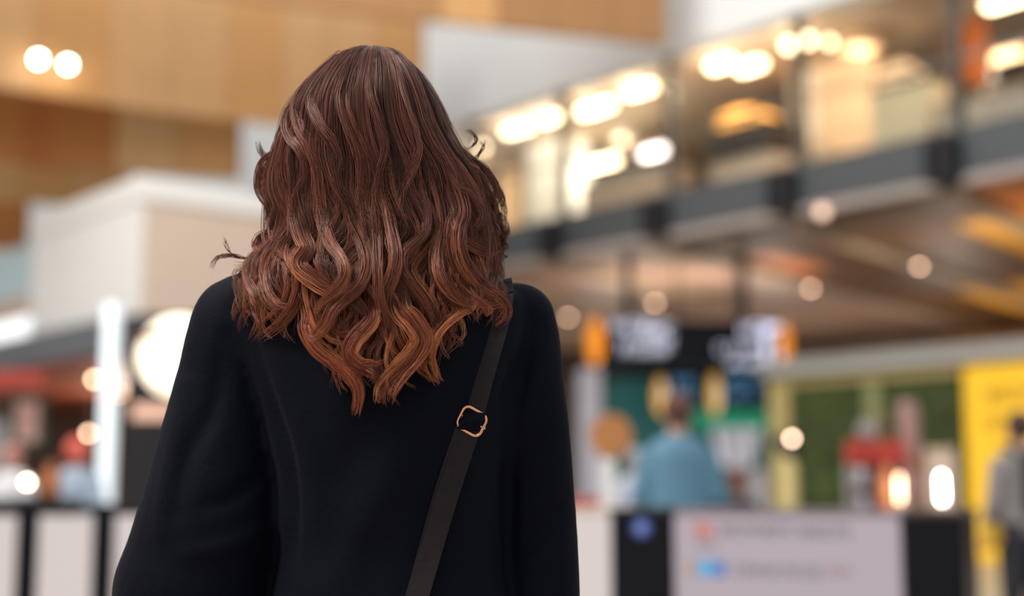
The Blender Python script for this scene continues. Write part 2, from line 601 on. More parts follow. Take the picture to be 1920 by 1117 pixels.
b.tube([wp(960, 600, 0.02), wp(1005, 850, 0.03), wp(1015, 1117, 0.03), hR], [0.026, 0.030, 0.032, 0.026], 14)
fingers(b, hL, (0.75, 0.6, 0.1), (0, 0.3, -1), (0.3, -1, 0))
fingers(b, hR, (0.0, 0.12, -1), (0, -1, 0.1), (-1, 0, 0))
link('body', remeshed(b.mesh('body'), 0.005, 4), M_skin, woman)

# coat ---------------------------------------------------------------
SHR = [  # py, left, right, depth centre, half depth
    (492, 640, 770, 0.035, 0.060),
    (508, 575, 860, 0.030, 0.085),
    (522, 505, 925, 0.028, 0.098),
    (540, 452, 975, 0.026, 0.106),
    (565, 428, 1003, 0.025, 0.112),
    (610, 432, 1003, 0.025, 0.118),
    (680, 455, 992, 0.025, 0.124),
    (780, 490, 975, 0.030, 0.128),
    (900, 515, 958, 0.035, 0.124),
    (1030, 520, 955, 0.040, 0.120),
    (1150, 500, 968, 0.040, 0.128),
    (1350, 455, 1005, 0.035, 0.148),
    (1560, 430, 1035, 0.035, 0.155),
]


def dense(tab, n):
    T = np.array(tab, float)
    y = np.linspace(T[0, 0], T[-1, 0], n)
    return [np.concatenate([[v], [np.interp(v, T[:, 0], T[:, k]) for k in range(1, T.shape[1])]]) for v in y]


def smooth_rows(rows, it=3):
    R = np.array(rows)
    for _ in range(it):
        R[1:-1, 1:] = 0.25 * R[:-2, 1:] + 0.5 * R[1:-1, 1:] + 0.25 * R[2:, 1:]
    return R


b = MB()
RR = []
for (py, l, r, dc, hd) in smooth_rows(dense(SHR, 90), 3):
    pl, pr = wp(l, py), wp(r, py)
    cx, hw, z = (pl[0] + pr[0]) / 2, (pr[0] - pl[0]) / 2, pl[2]
    ring = []
    for k in range(64):
        a = 2 * math.pi * k / 64
        ca, sa = math.cos(a), math.sin(a)
        p = 2 / 2.5
        ring.append((cx + hw * math.copysign(abs(ca) ** p, ca), Y0 + dc + hd * math.copysign(abs(sa) ** p, sa), z))
    RR.append(ring)
b.rings(RR[::-1])
# sleeves: px centre, py, half width px, depth
SL = [(462, 556, 62, 0.02), (444, 590, 80, 0.02), (433, 640, 86, 0.02), (425, 700, 92, 0.025), (418, 770, 104, 0.03), (410, 850, 120, 0.035), (402, 940, 136, 0.04), (386, 1030, 146, 0.05), (366, 1117, 156, 0.06), (350, 1185, 140, 0.09)]
SR = [(962, 568, 56, 0.02), (972, 600, 70, 0.02), (983, 650, 70, 0.02), (992, 720, 66, 0.02), (999, 800, 70, 0.025), (1005, 900, 72, 0.03), (1009, 1000, 74, 0.03), (1012, 1117, 76, 0.03), (1010, 1250, 74, 0.05), (1000, 1400, 62, 0.08), (992, 1500, 54, 0.1)]
for tab, extra in ((SL, [((eL + hL) * 0.5 + np.array([0.0, 0, 0.01]), 0.068), (hL - (hL - eL) * 0.08, 0.05)]), (SR, [])):
    A = catmull(tab, 40)
    pts = [wp(q[0], q[1], q[3]) for q in A]
    rad = [q[2] / F_PX * Y0 * 1.0 for q in A]
    for p, r_ in extra:
        pts.append(p)
        rad.append(r_)
    b.tube(pts, rad, 28, flat=0.92)
b.ball(wp(462, 580, 0.02), 0.052, (1, 1, 0.9))
b.ball(wp(968, 596, 0.02), 0.050, (1, 1, 0.9))
coat_me = remeshed(b.mesh('coat'), 0.005, 9, 0.5)

FOLDS = [  # polyline in photo pixels, half width px, depth m
    ([(458, 560), (478, 660), (512, 760), (540, 860), (548, 960), (538, 1080), (520, 1200)], 19, -0.010),
    ([(500, 600), (525, 720), (566, 830), (590, 960), (590, 1100)], 30, 0.006),
    ([(1000, 600), (975, 690), (930, 780), (905, 860)], 16, -0.006),
    ([(1015, 660), (985, 760), (950, 860)], 18, 0.005),
    ([(960, 680), (950, 800), (948, 950), (955, 1117)], 16, -0.008),
    ([(880, 640), (800, 780), (730, 900), (650, 1050), (620, 1150)], 40, 0.007),
    ([(760, 640), (700, 780), (640, 900)], 34, -0.005),
    ([(600, 640), (640, 740), (700, 800)], 26, 0.006),
    ([(840, 830), (800, 960), (770, 1100)], 30, -0.005),
    ([(345, 720), (330, 820), (312, 920), (300, 1000)], 18, 0.006),
    ([(420, 640), (400, 760), (350, 860), (330, 960)], 22, -0.006),
    ([(500, 880), (440, 930), (380, 950)], 18, -0.006),
    ([(520, 980), (440, 1020), (350, 1040)], 20, 0.006),
    ([(1060, 930), (1010, 980), (960, 990)], 14, -0.005),
    ([(1065, 1010), (1010, 1050), (965, 1055)], 16, 0.005),
]
n = len(coat_me.vertices)
co = np.empty(n * 3)
coat_me.vertices.foreach_get('co', co)
co = co.reshape(-1, 3)
no = np.empty(n * 3)
coat_me.vertex_normals.foreach_get('vector', no)
no = no.reshape(-1, 3)
D_ = co - EYE
zz = D_[:, 1] * math.cos(PITCH) + D_[:, 2] * math.sin(PITCH)
yy = -D_[:, 1] * math.sin(PITCH) + D_[:, 2] * math.cos(PITCH)
PX, PY = 960 + F_PX * D_[:, 0] / zz, 558.5 - F_PX * yy / zz
disp = np.zeros(n)
for line, wd, dep in FOLDS:
    Lp = catmull(line, 40)
    d2 = np.full(n, 1e9)
    ti = np.zeros(n)
    for k, q in enumerate(Lp):
        d = (PX - q[0]) ** 2 + (PY - q[1]) ** 2
        m_ = d < d2
        d2[m_] = d[m_]
        ti[m_] = k / 39.0
    disp += dep * np.exp(-d2 / wd ** 2) * (0.35 + 0.65 * np.sin(math.pi * np.clip(ti, 0.05, 0.95)))
backface = np.clip((Y0 + 0.05 - co[:, 1]) / 0.05, 0, 1)
co2 = co + no * (disp * backface)[:, None]
coat_me.vertices.foreach_set('co', co2.reshape(-1))
coat_me.update()
M_coat = mat('black_navy_wool', (7, 9, 19), 0.7, vary=0.15, scale=180, spec=0.07, bump=0.25)
M_coat.node_tree.nodes['Principled BSDF'].inputs['Sheen Weight'].default_value = 0.015
M_coat.node_tree.nodes['Principled BSDF'].inputs['Sheen Roughness'].default_value = 0.4
coat = link('coat', coat_me, M_coat, woman)
coat['label'] = 'loose black navy coat'
bvh = BVHTree.FromPolygons([tuple(v.co) for v in coat_me.vertices], [tuple(p.vertices) for p in coat_me.polygons])
# collar
part('collar', M_coat, coat, lambda m: m.tube(catmull([wp(612, 520, -0.035), wp(640, 500, -0.06), wp(700, 492, -0.066), wp(765, 498, -0.06), wp(800, 520, -0.035), wp(770, 540, 0.10), wp(705, 570, 0.125), wp(640, 540, 0.10)], 40), 0.014, 10, closed=True, flat=1.6, side=(0, 0, 1)), True)
part('trousers', M_dark, woman, lambda m: [m.tube([(-0.165 + q * 0.08, Y0 + 0.03, 0.86), (-0.165 + q * 0.095, Y0 + 0.03, 0.5), (-0.165 + q * 0.1, Y0 + 0.02, 0.38), (-0.165 + q * 0.1, Y0 + 0.01, 0.09)], [0.105, 0.078, 0.072, 0.062], 20) for q in (-1, 1)], True)
for q in (-1, 1):
    part('shoe', M_black, woman, lambda m: m.tube([(-0.165 + q * 0.1, Y0 - 0.055, 0.045), (-0.165 + q * 0.1, Y0, 0.06), (-0.165 + q * 0.105, Y0 + 0.1, 0.045), (-0.165 + q * 0.11, Y0 + 0.19, 0.03)], [0.04, 0.05, 0.043, 0.025], 14), True)

# hair ---------------------------------------------------------------
HROW = [  # py, left, right, depth centre, half depth
    (90, 690, 702, 0.012, 0.014), (98, 662, 735, 0.014, 0.040), (110, 638, 757, 0.016, 0.060), (126, 616, 773, 0.018, 0.077), (150, 590, 793, 0.02, 0.092),
    (180, 562, 812, 0.02, 0.104), (215, 538, 830, 0.02, 0.111), (250, 530, 842, 0.02, 0.115), (290, 516, 866, 0.02, 0.116), (330, 504, 898, 0.02, 0.115),
    (370, 502, 918, 0.02, 0.114), (410, 510, 932, 0.02, 0.113), (450, 508, 938, 0.02, 0.118), (490, 472, 934, 0.02, 0.129), (530, 452, 936, 0.02, 0.140),
    (580, 458, 942, 0.025, 0.149), (640, 485, 930, 0.025, 0.151), (700, 565, 862, 0.025, 0.151), (790, 640, 790, 0.03, 0.155),
]
HT = np.array(HROW, float)


def hrow(py):
    return [np.interp(py, HT[:, 0], HT[:, k]) for k in range(1, 5)]


def hair_pt(py, phi, rho):
    """points on the hair shell: py (array), phi angle (0 = centre back), rho layer"""
    l, r, dc, hd = hrow(py)
    c, hw = (l + r) / 2, (r - l) / 2
    px = c + hw * np.sin(phi) * rho
    dy = dc - hd * np.cos(phi) * rho
    return px, dy


def world_px(px, py, dy):
    x = (px - 960) / F_PX
    y = -(py - 558.5) / F_PX
    rx, ry, rz = x, math.cos(PITCH) - y * math.sin(PITCH), math.sin(PITCH) + y * math.cos(PITCH)
    k = Y0 / ry
    return np.stack([EYE[0] + rx * k, Y0 + dy, EYE[2] + rz * k], -1)


STR_P, STR_R, STR_C = [], [], []
NPT = 34
M_PX = Y0 / F_PX     # metres per photo pixel at her distance


def add_lock(center, width, thick, nstr, tone, twist=0.0, phase=0.0, thickness=0.00042, ragged=0.18, frizz=0.0016, ends=1.0, root_spread=1.0, start=0.0):
    """center (NPT,3); width/thick (NPT,) metres; nstr strands laid over a rounded lock"""
    T = np.gradient(center, axis=0)
    T /= np.linalg.norm(T, axis=1)[:, None] + 1e-9
    view = np.array([0, 1.0, 0])
    N = np.cross(T, view)
    N /= np.linalg.norm(N, axis=1)[:, None] + 1e-9
    Bv = np.cross(N, T)
    t = np.linspace(0, 1, NPT)
    for _ in range(nstr):
        a = rng.uniform(0, 2 * math.pi)
        rr = math.sqrt(rng.uniform(0.12, 1.0))
        u0, v0 = rr * math.cos(a), rr * math.sin(a)
        ang = twist * t + phase
        u = u0 * np.cos(ang) - v0 * np.sin(ang) * 0.6
        v = v0 * np.cos(ang) + u0 * np.sin(ang) * 0.6
        fz = frizz * (np.sin(t * rng.uniform(5, 13) + rng.uniform(0, 6.28)) * t)
        fz2 = frizz * (np.sin(t * rng.uniform(5, 13) + rng.uniform(0, 6.28)) * t)
        P = center + N * (u * width + fz)[:, None] + Bv * (v * thick + fz2)[:, None]
        end = 1.0 - abs(rng.normal(0, ragged))
        end = max(0.55, min(1.0, end))
        q = np.linspace(start * rng.uniform(0, 1), end, NPT)
        P = np.stack([np.interp(q, t, P[:, k]) for k in range(3)], -1)
        r = thickness * rng.uniform(0.7, 1.25) * (1 - 0.75 * np.linspace(0, 1, NPT) ** 3) * (np.clip(np.linspace(0.15, 4.5, NPT), 0, 1) if start else 1.0)
        j = rng.normal(1.0, 0.10)
        STR_P.append(P)
        STR_R.append(r)
        STR_C.append(np.stack([np.interp(q, t, tone[:, k]) for k in range(3)], -1) * j)


C_root, C_mid, C_cop, C_gold = [np.array(lin(c)) for c in ((104, 60, 48), (120, 68, 52), (150, 72, 45), (208, 138, 86))]


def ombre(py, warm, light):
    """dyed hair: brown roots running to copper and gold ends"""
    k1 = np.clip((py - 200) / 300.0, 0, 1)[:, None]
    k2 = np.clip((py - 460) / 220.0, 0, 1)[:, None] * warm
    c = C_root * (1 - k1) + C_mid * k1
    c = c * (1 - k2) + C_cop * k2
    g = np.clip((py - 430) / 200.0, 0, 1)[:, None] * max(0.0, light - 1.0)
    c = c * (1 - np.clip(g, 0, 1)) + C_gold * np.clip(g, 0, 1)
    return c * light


def settle(C):
    """lift lock points that would sink into the coat onto its surface"""
    for k in range(len(C)):
        if C[k, 2] < 1.46:
            d = Vector(C[k] - EYE).normalized()
            h, _, _, _ = bvh.ray_cast(Vector(EYE), d)
            if h is not None and C[k, 1] > h.y - 0.010:
                C[k, 1] = h.y - 0.010
    C[1:-1, 1] = 0.25 * C[:-2, 1] + 0.5 * C[1:-1, 1] + 0.25 * C[2:, 1]
    return C


def tip_row(px):
    return np.interp(px, [430, 500, 555, 585, 612, 650, 690, 740, 790, 830, 870, 910, 955], [560, 640, 636, 575, 640, 720, 745, 745, 715, 690, 630, 612, 600])


# shell locks: several layers around the head
NL = 390
PHN = [(rng.uniform(0, 6.28), rng.uniform(0, 6.28), rng.uniform(0, 6.28)) for _ in range(3)]
for i in range(NL):
    layer = i % 3
    rho = (1.0, 0.95, 0.88)[layer] + rng.normal(0, 0.008)
    phi = (-1 + 2 * ((i // 3) + rng.uniform(0.1, 0.9)) / (NL / 3)) * math.radians(118)
    front = abs(phi) > math.radians(92)
    l, r, dc, hd = hrow(520)
    px_end = (l + r) / 2 + (r - l) / 2 * math.sin(phi)
    tipy = tip_row(px_end) + rng.normal(-22, 26) - layer * 12
    if front:
        tipy = rng.uniform(520, 600)
    # a few shorter layers that end in curls higher up
    if rng.random() < 0.22:
        tipy = rng.uniform(430, 560)
    t = np.linspace(0, 1, NPT)
    py0 = 90 + rng.uniform(0, 6) + layer * 3
    py = py0 + (tipy - py0) * t
    lam = 148 + 14 * math.sin(phi * 2.3) + rng.normal(0, 5)
    q1, q2, q3 = PHN[layer]
    ph = 2.6 * math.sin(phi * 3.1 + q1) + 1.8 * math.sin(phi * 7.3 + q2) + rng.normal(0, 0.45)
    amp = np.clip((py - 270) / 260.0, 0, 1) ** 1.1 * rng.uniform(14, 22)
    px, dy = hair_pt(py, phi, rho)
    sw = np.sin(2 * math.pi * (py - 235) / lam + ph)
    cw = np.cos(2 * math.pi * (py - 235) / lam + ph)
    px = px + amp * sw * (0.35 + 0.65 * abs(math.cos(phi))) + 2.5 * np.sin(py / 70.0 + ph)
    dy = dy - amp * M_PX * 0.7 * cw
    C = world_px(px, py, dy)
    if not front:
        C = settle(C)
    prof = np.interp(t, [0, 0.12, 0.45, 0.75, 0.92, 1.0], [0.55, 1.2, 1.05, 0.85, 0.5, 0.12])
    wbase = rng.uniform(7, 13) * M_PX
    light = float(rng.uniform(0.25, 0.5)) if rng.random() < 0.28 else float(np.clip(rng.normal(1.05, 0.28), 0.55, 1.7))   # dark locks paint shade into the gaps; the rest carry high-lights
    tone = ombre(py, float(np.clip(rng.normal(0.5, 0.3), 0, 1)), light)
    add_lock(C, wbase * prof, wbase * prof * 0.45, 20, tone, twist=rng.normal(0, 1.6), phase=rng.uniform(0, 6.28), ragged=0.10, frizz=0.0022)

# locks drawn one by one where the photograph shows them; z2 = second crop, z1 = first crop
def z2(p):
    return [(380 + x / 2.939, 420 + y / 2.939) for x, y in p]


def z1(p):
    return [(380 + x / 2.939, 60 + y / 2.939) for x, y in p]


HERO = [  # path, half width px, warmth, lightness, lift m, strands
    (z2([(380, 60), (450, 190), (540, 270), (582, 380), (562, 490), (500, 570), (420, 620), (350, 660)]), 13, 0.75, 1.05, 0.014, 90),
    (z2([(330, 120), (262, 220), (290, 330), (350, 430), (382, 520), (368, 600), (310, 670)]), 9, 0.35, 1.0, 0.016, 60),
    (z2([(300, 190), (180, 260), (230, 350), (262, 430), (240, 490), (195, 520)]), 5, 0.2, 0.9, 0.012, 26),
    (z2([(430, 150), (400, 300), (430, 420), (490, 500), (550, 520)]), 8, 0.6, 1.2, 0.018, 50),
    (z2([(560, 10), (600, 130), (640, 210), (602, 290), (640, 350), (720, 410), (790, 460), (745, 540), (690, 570)]), 17, 0.7, 1.42, 0.018, 130),
    (z2([(690, -40), (720, 80), (765, 190), (835, 280), (862, 370), (820, 450), (755, 500), (690, 560)]), 15, 0.55, 1.15, 0.022, 110),
    (z2([(860, 30), (930, 180), (962, 300), (935, 410), (860, 490), (800, 550), (765, 630), (690, 690), (640, 640)]), 14, 0.6, 1.05, 0.020, 110),
    (z2([(640, 560), (640, 640), (700, 740), (790, 810), (868, 885), (908, 965), (888, 1085)]), 17, 0.8, 1.4, 0.020, 130),
    (z2([(700, 590), (760, 660), (850, 700), (940, 690), (990, 630)]), 12, 0.9, 1.1, 0.012, 60),
    (z2([(985, 500), (985, 600), (905, 700), (880, 780), (930, 840), (1000, 850), (1070, 825)]), 16, 0.65, 1.25, 0.022, 120),
    (z2([(880, 800), (960, 850), (1000, 880), (985, 920)]), 8, 0.7, 1.0, 0.016, 40),
    (z2([(1130, 520), (1190, 600), (1242, 690), (1200, 780), (1120, 870), (1065, 950), (1055, 1030)]), 18, 0.85, 1.35, 0.020, 140),
    (z2([(1490, 480), (1440, 530), (1350, 610), (1292, 700), (1272, 780), (1300, 860), (1335, 915)]), 11, 0.85, 1.1, 0.018, 80),
    (z2([(1430, -40), (1405, 80), (1400, 190), (1430, 300), (1500, 390), (1590, 440), (1690, 430)]), 18, 0.95, 1.12, 0.020, 140),
    (z2([(1330, 40), (1312, 240), (1340, 370), (1410, 450), (1500, 505)]), 14, 0.75, 1.0, 0.018, 100),
    (z2([(1260, 100), (1160, 230), (1150, 330), (1200, 420), (1260, 500), (1310, 600)]), 12, 0.5, 0.95, 0.018, 80),
    (z2([(1520, 380), (1610, 460), (1650, 520), (1600, 590)]), 20, 0.8, 0.95, 0.012, 110),
    (z2([(1640, 20), (1610, 130), (1575, 250), (1545, 300)]), 3.5, 0.9, 1.2, 0.004, 18),
    (z2([(1660, -60), (1680, 40), (1650, 110), (1690, 130)]), 5, 0.5, 0.7, 0.0, 22),
    (z2([(1070, 60), (1112, 250), (1098, 380), (1060, 480), (1080, 610)]), 10, 0.4, 0.95, 0.016, 70),
    (z2([(980, 0), (1010, 200), (1018, 350), (1030, 480), (1062, 590), (1065, 660)]), 9, 0.4, 0.85, 0.014, 60),
    (z2([(1300, 620), (1400, 560), (1390, 640), (1345, 740)]), 6, 0.7, 0.9, 0.006, 34),
    (z2([(340, 170), (240, 185), (150, 178), (70, 195), (40, 275)]), 4, 0.1, 0.8, 0.0, 22),
    (z2([(230, 195), (165, 170), (135, 120), (120, 75)]), 1.6, 0.1, 0.6, 0.0, 8),
    (z2([(420, 60), (340, 70), (310, 130), (330, 180), (260, 240), (170, 230)]), 10, 0.3, 0.95, 0.008, 60),
    (z2([(440, -60), (400, 30), (350, 100), (400, 200)]), 10, 0.3, 1.0, 0.006, 60),
    (z1([(470, 560), (440, 680), (380, 700), (330, 670), (300, 600)]), 5, 0.1, 0.6, 0.0, 34),
    (z1([(480, 600), (420, 700), (360, 720), (325, 790), (330, 880), (390, 970), (410, 1080), (370, 1150)]), 11, 0.3, 0.85, 0.004, 70),
    (z1([(500, 500), (520, 640), (590, 740), (620, 860), (560, 960), (540, 1080)]), 11, 0.35, 1.25, 0.005, 70),
    (z1([(560, 420), (580, 600), (640, 700), (690, 830), (700, 960), (720, 1080)]), 12, 0.35, 1.3, 0.005, 70),
    (z1([(640, 430), (690, 600), (760, 700), (800, 800), (770, 930), (800, 1060)]), 11, 0.3, 1.1, 0.005, 66),
    (z1([(820, 450), (860, 620), (920, 760), (940, 900), (930, 1020), (960, 1117)]), 11, 0.3, 1.0, 0.005, 66),
    (z1([(960, 420), (1010, 600), (1040, 740), (1000, 880), (980, 1000), (1020, 1117)]), 11, 0.3, 1.05, 0.005, 66),
    (z1([(1120, 450), (1180, 620), (1210, 740), (1170, 860), (1130, 960), (1110, 1117)]), 11, 0.5, 1.2, 0.005, 70),
    (z1([(1380, 560), (1420, 640), (1500, 720), (1580, 800), (1620, 900), (1600, 1000), (1560, 1060)]), 9, 0.3, 0.7, 0.0, 50),
    (z1([(1410, 600), (1470, 690), (1560, 760), (1630, 870), (1662, 980), (1655, 1117)]), 5, 0.6, 0.8, 0.0, 34),
    (z1([(1420, 640), (1470, 640), (1510, 600), (1480, 560), (1440, 545)]), 2, 0.1, 0.6, 0.0, 12),
    (z1([(1430, 690), (1500, 690), (1545, 640), (1540, 590)]), 2, 0.2, 0.7, 0.0, 12),
    (z1([(1400, 900), (1480, 960), (1530, 1040), (1500, 1117), (1440, 1160)]), 10, 0.6, 0.95, 0.010, 60),
    (z1([(1380, 1000), (1400, 1120), (1440, 1200), (1560, 1250), (1620, 1200)]), 9, 0.9, 1.05, 0.012, 60),
]
for path, hw_px, warm, light, lift, ns in HERO:
    x0_, y0_ = path[0]
    l, r, _, _ = hrow(y0_)
    fr = float(np.clip((x0_ - (l + r) / 2) / ((r - l) / 2), -0.96, 0.96))
    pre = []
    for up in ((170, 85) if hw_px >= 6 else ()):
        yq = max(112.0, y0_ - up)
        if yq < y0_ - 30:
            l, r, _, _ = hrow(yq)
            pre.append(((l + r) / 2 + fr * (r - l) / 2, yq))
    A = catmull(pre + list(path), NPT)
    px, py = A[:, 0], A[:, 1]
    l, r, dc, hd = hrow(py)
    s_ = np.clip((px - (l + r) / 2) / ((r - l) / 2), -0.985, 0.985)
    t = np.linspace(0, 1, NPT)
    dy = dc - hd * np.sqrt(1 - s_ ** 2) - 0.75 * lift * np.clip((t - 0.15) / 0.45, 0, 1) + (0.003 if path[0][1] < 300 else 0.012) * np.clip(1 - t / 0.35, 0, 1)
    dy = dy - 0.006 * np.sin(t * math.pi * 2.5 + hw_px)
    dy = np.convolve(np.concatenate([[dy[0]] * 3, dy, [dy[-1]] * 3]), np.ones(7) / 7, 'valid')
    subs = 4 if hw_px >= 13 else (3 if hw_px >= 8 else 1)
    gx, gy = np.gradient(px), np.gradient(py)
    gl_ = np.hypot(gx, gy) + 1e-6
    for q in range(subs):
        o1 = 0.0 if subs == 1 else (-0.62 + 1.24 * q / (subs - 1)) + rng.normal(0, 0.08)
        o2 = o1 + (rng.normal(0, 0.35) if subs > 1 else 0)
        off = hw_px * (o1 * (1 - t) + o2 * t) * np.interp(t, [0, 0.2, 0.85, 1], [1.2, 1, 1, 0.7])
        px_, py_ = px - gy / gl_ * off, py + gx / gl_ * off
        dy_ = dy - (0.003 * (1 - o1 * o1) + rng.normal(0, 0.0022)) * np.clip(t * 4, 0, 1)
        C = world_px(px_, py_, dy_)
        if py0 < 1e9:
            C = settle(C)
        wq = hw_px if subs == 1 else hw_px * rng.uniform(0.36, 0.5)
        prof = np.interp(t, [0, 0.15, 0.5, 0.8, 0.95, 1.0], [0.6, 1.0, 1.1, 0.85, 0.4, 0.06]) * wq * M_PX
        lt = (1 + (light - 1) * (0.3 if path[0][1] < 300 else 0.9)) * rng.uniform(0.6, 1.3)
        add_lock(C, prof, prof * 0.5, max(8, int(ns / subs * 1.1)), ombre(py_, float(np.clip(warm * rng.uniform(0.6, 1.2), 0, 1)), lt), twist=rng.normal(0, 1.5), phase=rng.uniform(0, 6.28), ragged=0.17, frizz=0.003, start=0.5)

# springy curls among the ends
for i in range(80):
    x0_ = rng.uniform(455, 945)
    y1_ = tip_row(x0_) + rng.normal(0, 14)
    y0_ = y1_ - rng.uniform(110, 190)
    t = np.linspace(0, 1, NPT)
    py = y0_ + (y1_ - y0_) * t
    l, r, _, _ = hrow(y0_)
    px = min(max(x0_, l + 14), r - 14) * (1 - t) + (x0_ + rng.normal(0, 10)) * t
    rad = rng.uniform(7, 15) * np.clip(t * 2.5, 0, 1)
    w_, ph = rng.uniform(6.5, 11), rng.uniform(0, 6.28)
    px = px + rad * np.sin(w_ * t + ph)
    py = py + rad * 0.5 * np.cos(w_ * t + ph)
    l, r, dc, hd = hrow(py)
    s_ = np.clip((px - (l + r) / 2) / ((r - l) / 2), -0.97, 0.97)
    dy = dc - hd * np.sqrt(1 - s_ ** 2) - rng.uniform(0.0, 0.012) * t + 0.012 * np.clip(1 - t / 0.3, 0, 1) - rad * M_PX * 0.7 * np.cos(w_ * t + ph + 1.2)
    hwq = rng.uniform(2.0, 6.0) * M_PX * np.interp(t, [0, 0.5, 0.85, 1], [0.8, 1, 0.6, 0.08])
    add_lock(settle(world_px(px, py, dy)), hwq, hwq * 0.6, 14, ombre(py, float(rng.uniform(0.1, 1.0)), float(rng.uniform(0.6, 1.4))), twist=rng.normal(0, 1.5), ragged=0.12)

# small loose curls along both sides
for i in range(70):
    sd = -1 if i % 2 else 1
    phi = sd * math.radians(rng.uniform(68, 100))
    py0 = rng.uniform(250, 430) if sd > 0 else rng.uniform(270, 480)
    t = np.linspace(0, 1, NPT)
    py = py0 + rng.uniform(60, 150) * t
    px, dy = hair_pt(py, phi, 1.0)
    rad = rng.uniform(4, 11) * np.clip(t * 3, 0, 1)
    w_ = rng.uniform(7, 12)
    ph = rng.uniform(0, 6.28)
    px = px + sd * rng.uniform(0, 12) * t + rad * np.sin(w_ * t + ph)
    py = py + rad * np.cos(w_ * t + ph) * 0.9
    dy = dy + rad * M_PX * np.cos(w_ * t + ph + 1)
    hwq = rng.uniform(1.0, 3.2) * M_PX * np.interp(t, [0, 0.5, 1], [1, 1, 0.2])
    add_lock(world_px(px, py, dy), hwq, hwq, 9, ombre(py, float(rng.uniform(0, 0.7)), float(rng.uniform(0.6, 1.0))), ragged=0.12)

# loose single hairs at the outline
for i in range(90):
    phi = random.choice((-1, 1)) * math.radians(rng.uniform(60, 105))
    py0, py1 = rng.uniform(150, 420), 0
    py1 = py0 + rng.uniform(70, 190)
    t = np.linspace(0, 1, NPT)
    py = py0 + (py1 - py0) * t
    px, dy = hair_pt(py, phi, 1.0)
    px = px + math.copysign(1, phi) * (rng.uniform(1, 12) * np.sin(t * math.pi * rng.uniform(0.6, 1.3)) + 3 * np.sin(t * 9 + i))
    C = world_px(px, py, dy)
    add_lock(C, np.full(NPT, 0.001), np.full(NPT, 0.001), 2, ombre(py, 0.3, 0.9), thickness=0.00022)

P = np.array(STR_P)
Rd = np.array(STR_R)
Cc = np.array(STR_C)
ns, npt, _ = P.shape
T = np.gradient(P, axis=1)
T /= np.linalg.norm(T, axis=2)[..., None] + 1e-9
N = np.cross(T, np.array([0.0, 1.0, 0.001]))
N /= np.linalg.norm(N, axis=2)[..., None] + 1e-9
Bv = np.cross(N, T)
V = np.stack([P + Rd[..., None] * (math.cos(a) * N + math.sin(a) * Bv) for a in (0.52, 2.617, 4.712)], 2).reshape(-1, 3)
Vc = np.repeat(Cc[:, :, None, :], 3, 2).reshape(-1, 3)
ii, jj, kk = np.meshgrid(np.arange(ns), np.arange(npt - 1), np.arange(3), indexing='ij')
base = ii * npt * 3
k2 = (kk + 1) % 3
Q = np.stack([base + jj * 3 + kk, base + jj * 3 + k2, base + (jj + 1) * 3 + k2, base + (jj + 1) * 3 + kk], -1).reshape(-1, 4)
me = bpy.data.meshes.new('hair')
me.vertices.add(len(V))
me.vertices.foreach_set('co', V.reshape(-1))
me.loops.add(Q.size)
me.loops.foreach_set('vertex_index', Q.reshape(-1).astype(np.int32))
me.polygons.add(len(Q))
me.polygons.foreach_set('loop_start', np.arange(0, Q.size, 4, dtype=np.int32))
me.polygons.foreach_set('loop_total', np.full(len(Q), 4, dtype=np.int32))
me.polygons.foreach_set('use_smooth', np.ones(len(Q), dtype=bool))
me.update(calc_edges=True)
ca = me.color_attributes.new('dye_and_shade', 'FLOAT_COLOR', 'POINT')
ca.data.foreach_set('color', np.concatenate([np.clip(Vc, 0, 1), np.ones((len(Vc), 1))], 1).astype(np.float32).reshape(-1))
print('hair strands', ns, 'tris', len(Q) * 2)

M_hair = bpy.data.materials.new('auburn_hair')
M_hair.use_nodes = True
nt = M_hair.node_tree
pb = nt.nodes['Principled BSDF']
at = nt.nodes.new('ShaderNodeAttribute')
at.attribute_name = 'dye_and_shade'
nt.links.new(at.outputs['Color'], pb.inputs['Base Color'])
pb.inputs['Roughness'].default_value = 0.34
pb.inputs['Specular IOR Level'].default_value = 0.55
pb.inputs['Specular Tint'].default_value = (1.0, 0.78, 0.66, 1)
hair = link('hair', me, M_hair, woman)
hair['label'] = 'long wavy auburn hair with copper ends'

# closed volume inside the strands, coloured dark as shade between locks
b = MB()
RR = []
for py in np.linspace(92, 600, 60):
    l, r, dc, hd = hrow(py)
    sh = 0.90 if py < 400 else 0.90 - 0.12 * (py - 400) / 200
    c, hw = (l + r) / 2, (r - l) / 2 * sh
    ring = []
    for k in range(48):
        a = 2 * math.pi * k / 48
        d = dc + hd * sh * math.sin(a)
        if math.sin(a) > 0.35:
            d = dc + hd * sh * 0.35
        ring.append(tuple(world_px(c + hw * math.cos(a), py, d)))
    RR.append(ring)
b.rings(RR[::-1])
b.build('hair_underlayer', mat('hair_gap_shade', (40, 22, 20), 0.6), hair, True)

# shoulder bag -------------------------------------------------------


def on_coat(px, py, off):
    r = Vector(ray(px, py)).normalized()
    h, nrm, _, d = bvh.ray_cast(Vector(EYE), r)
    if h is None:
        return wp(px, py, -0.09)
    return np.array(h) + np.array([0, -off, 0])


bag_c = np.array([-0.46, Y0 + 0.05, 0.72])
bag = empty('shoulder_bag', bag_c + np.array([0, 0, -0.14]), 'black crossbody bag with dark strap and rose gold buckle across the coat', 'bag')
M_strap = mat('dark_brown_strap', (30, 23, 25), 0.6, vary=0.15, scale=120, bump=0.15, spec=0.15)
M_rose = mat('rose_gold', (226, 160, 126), 0.22, 1.0, vary=0.03)


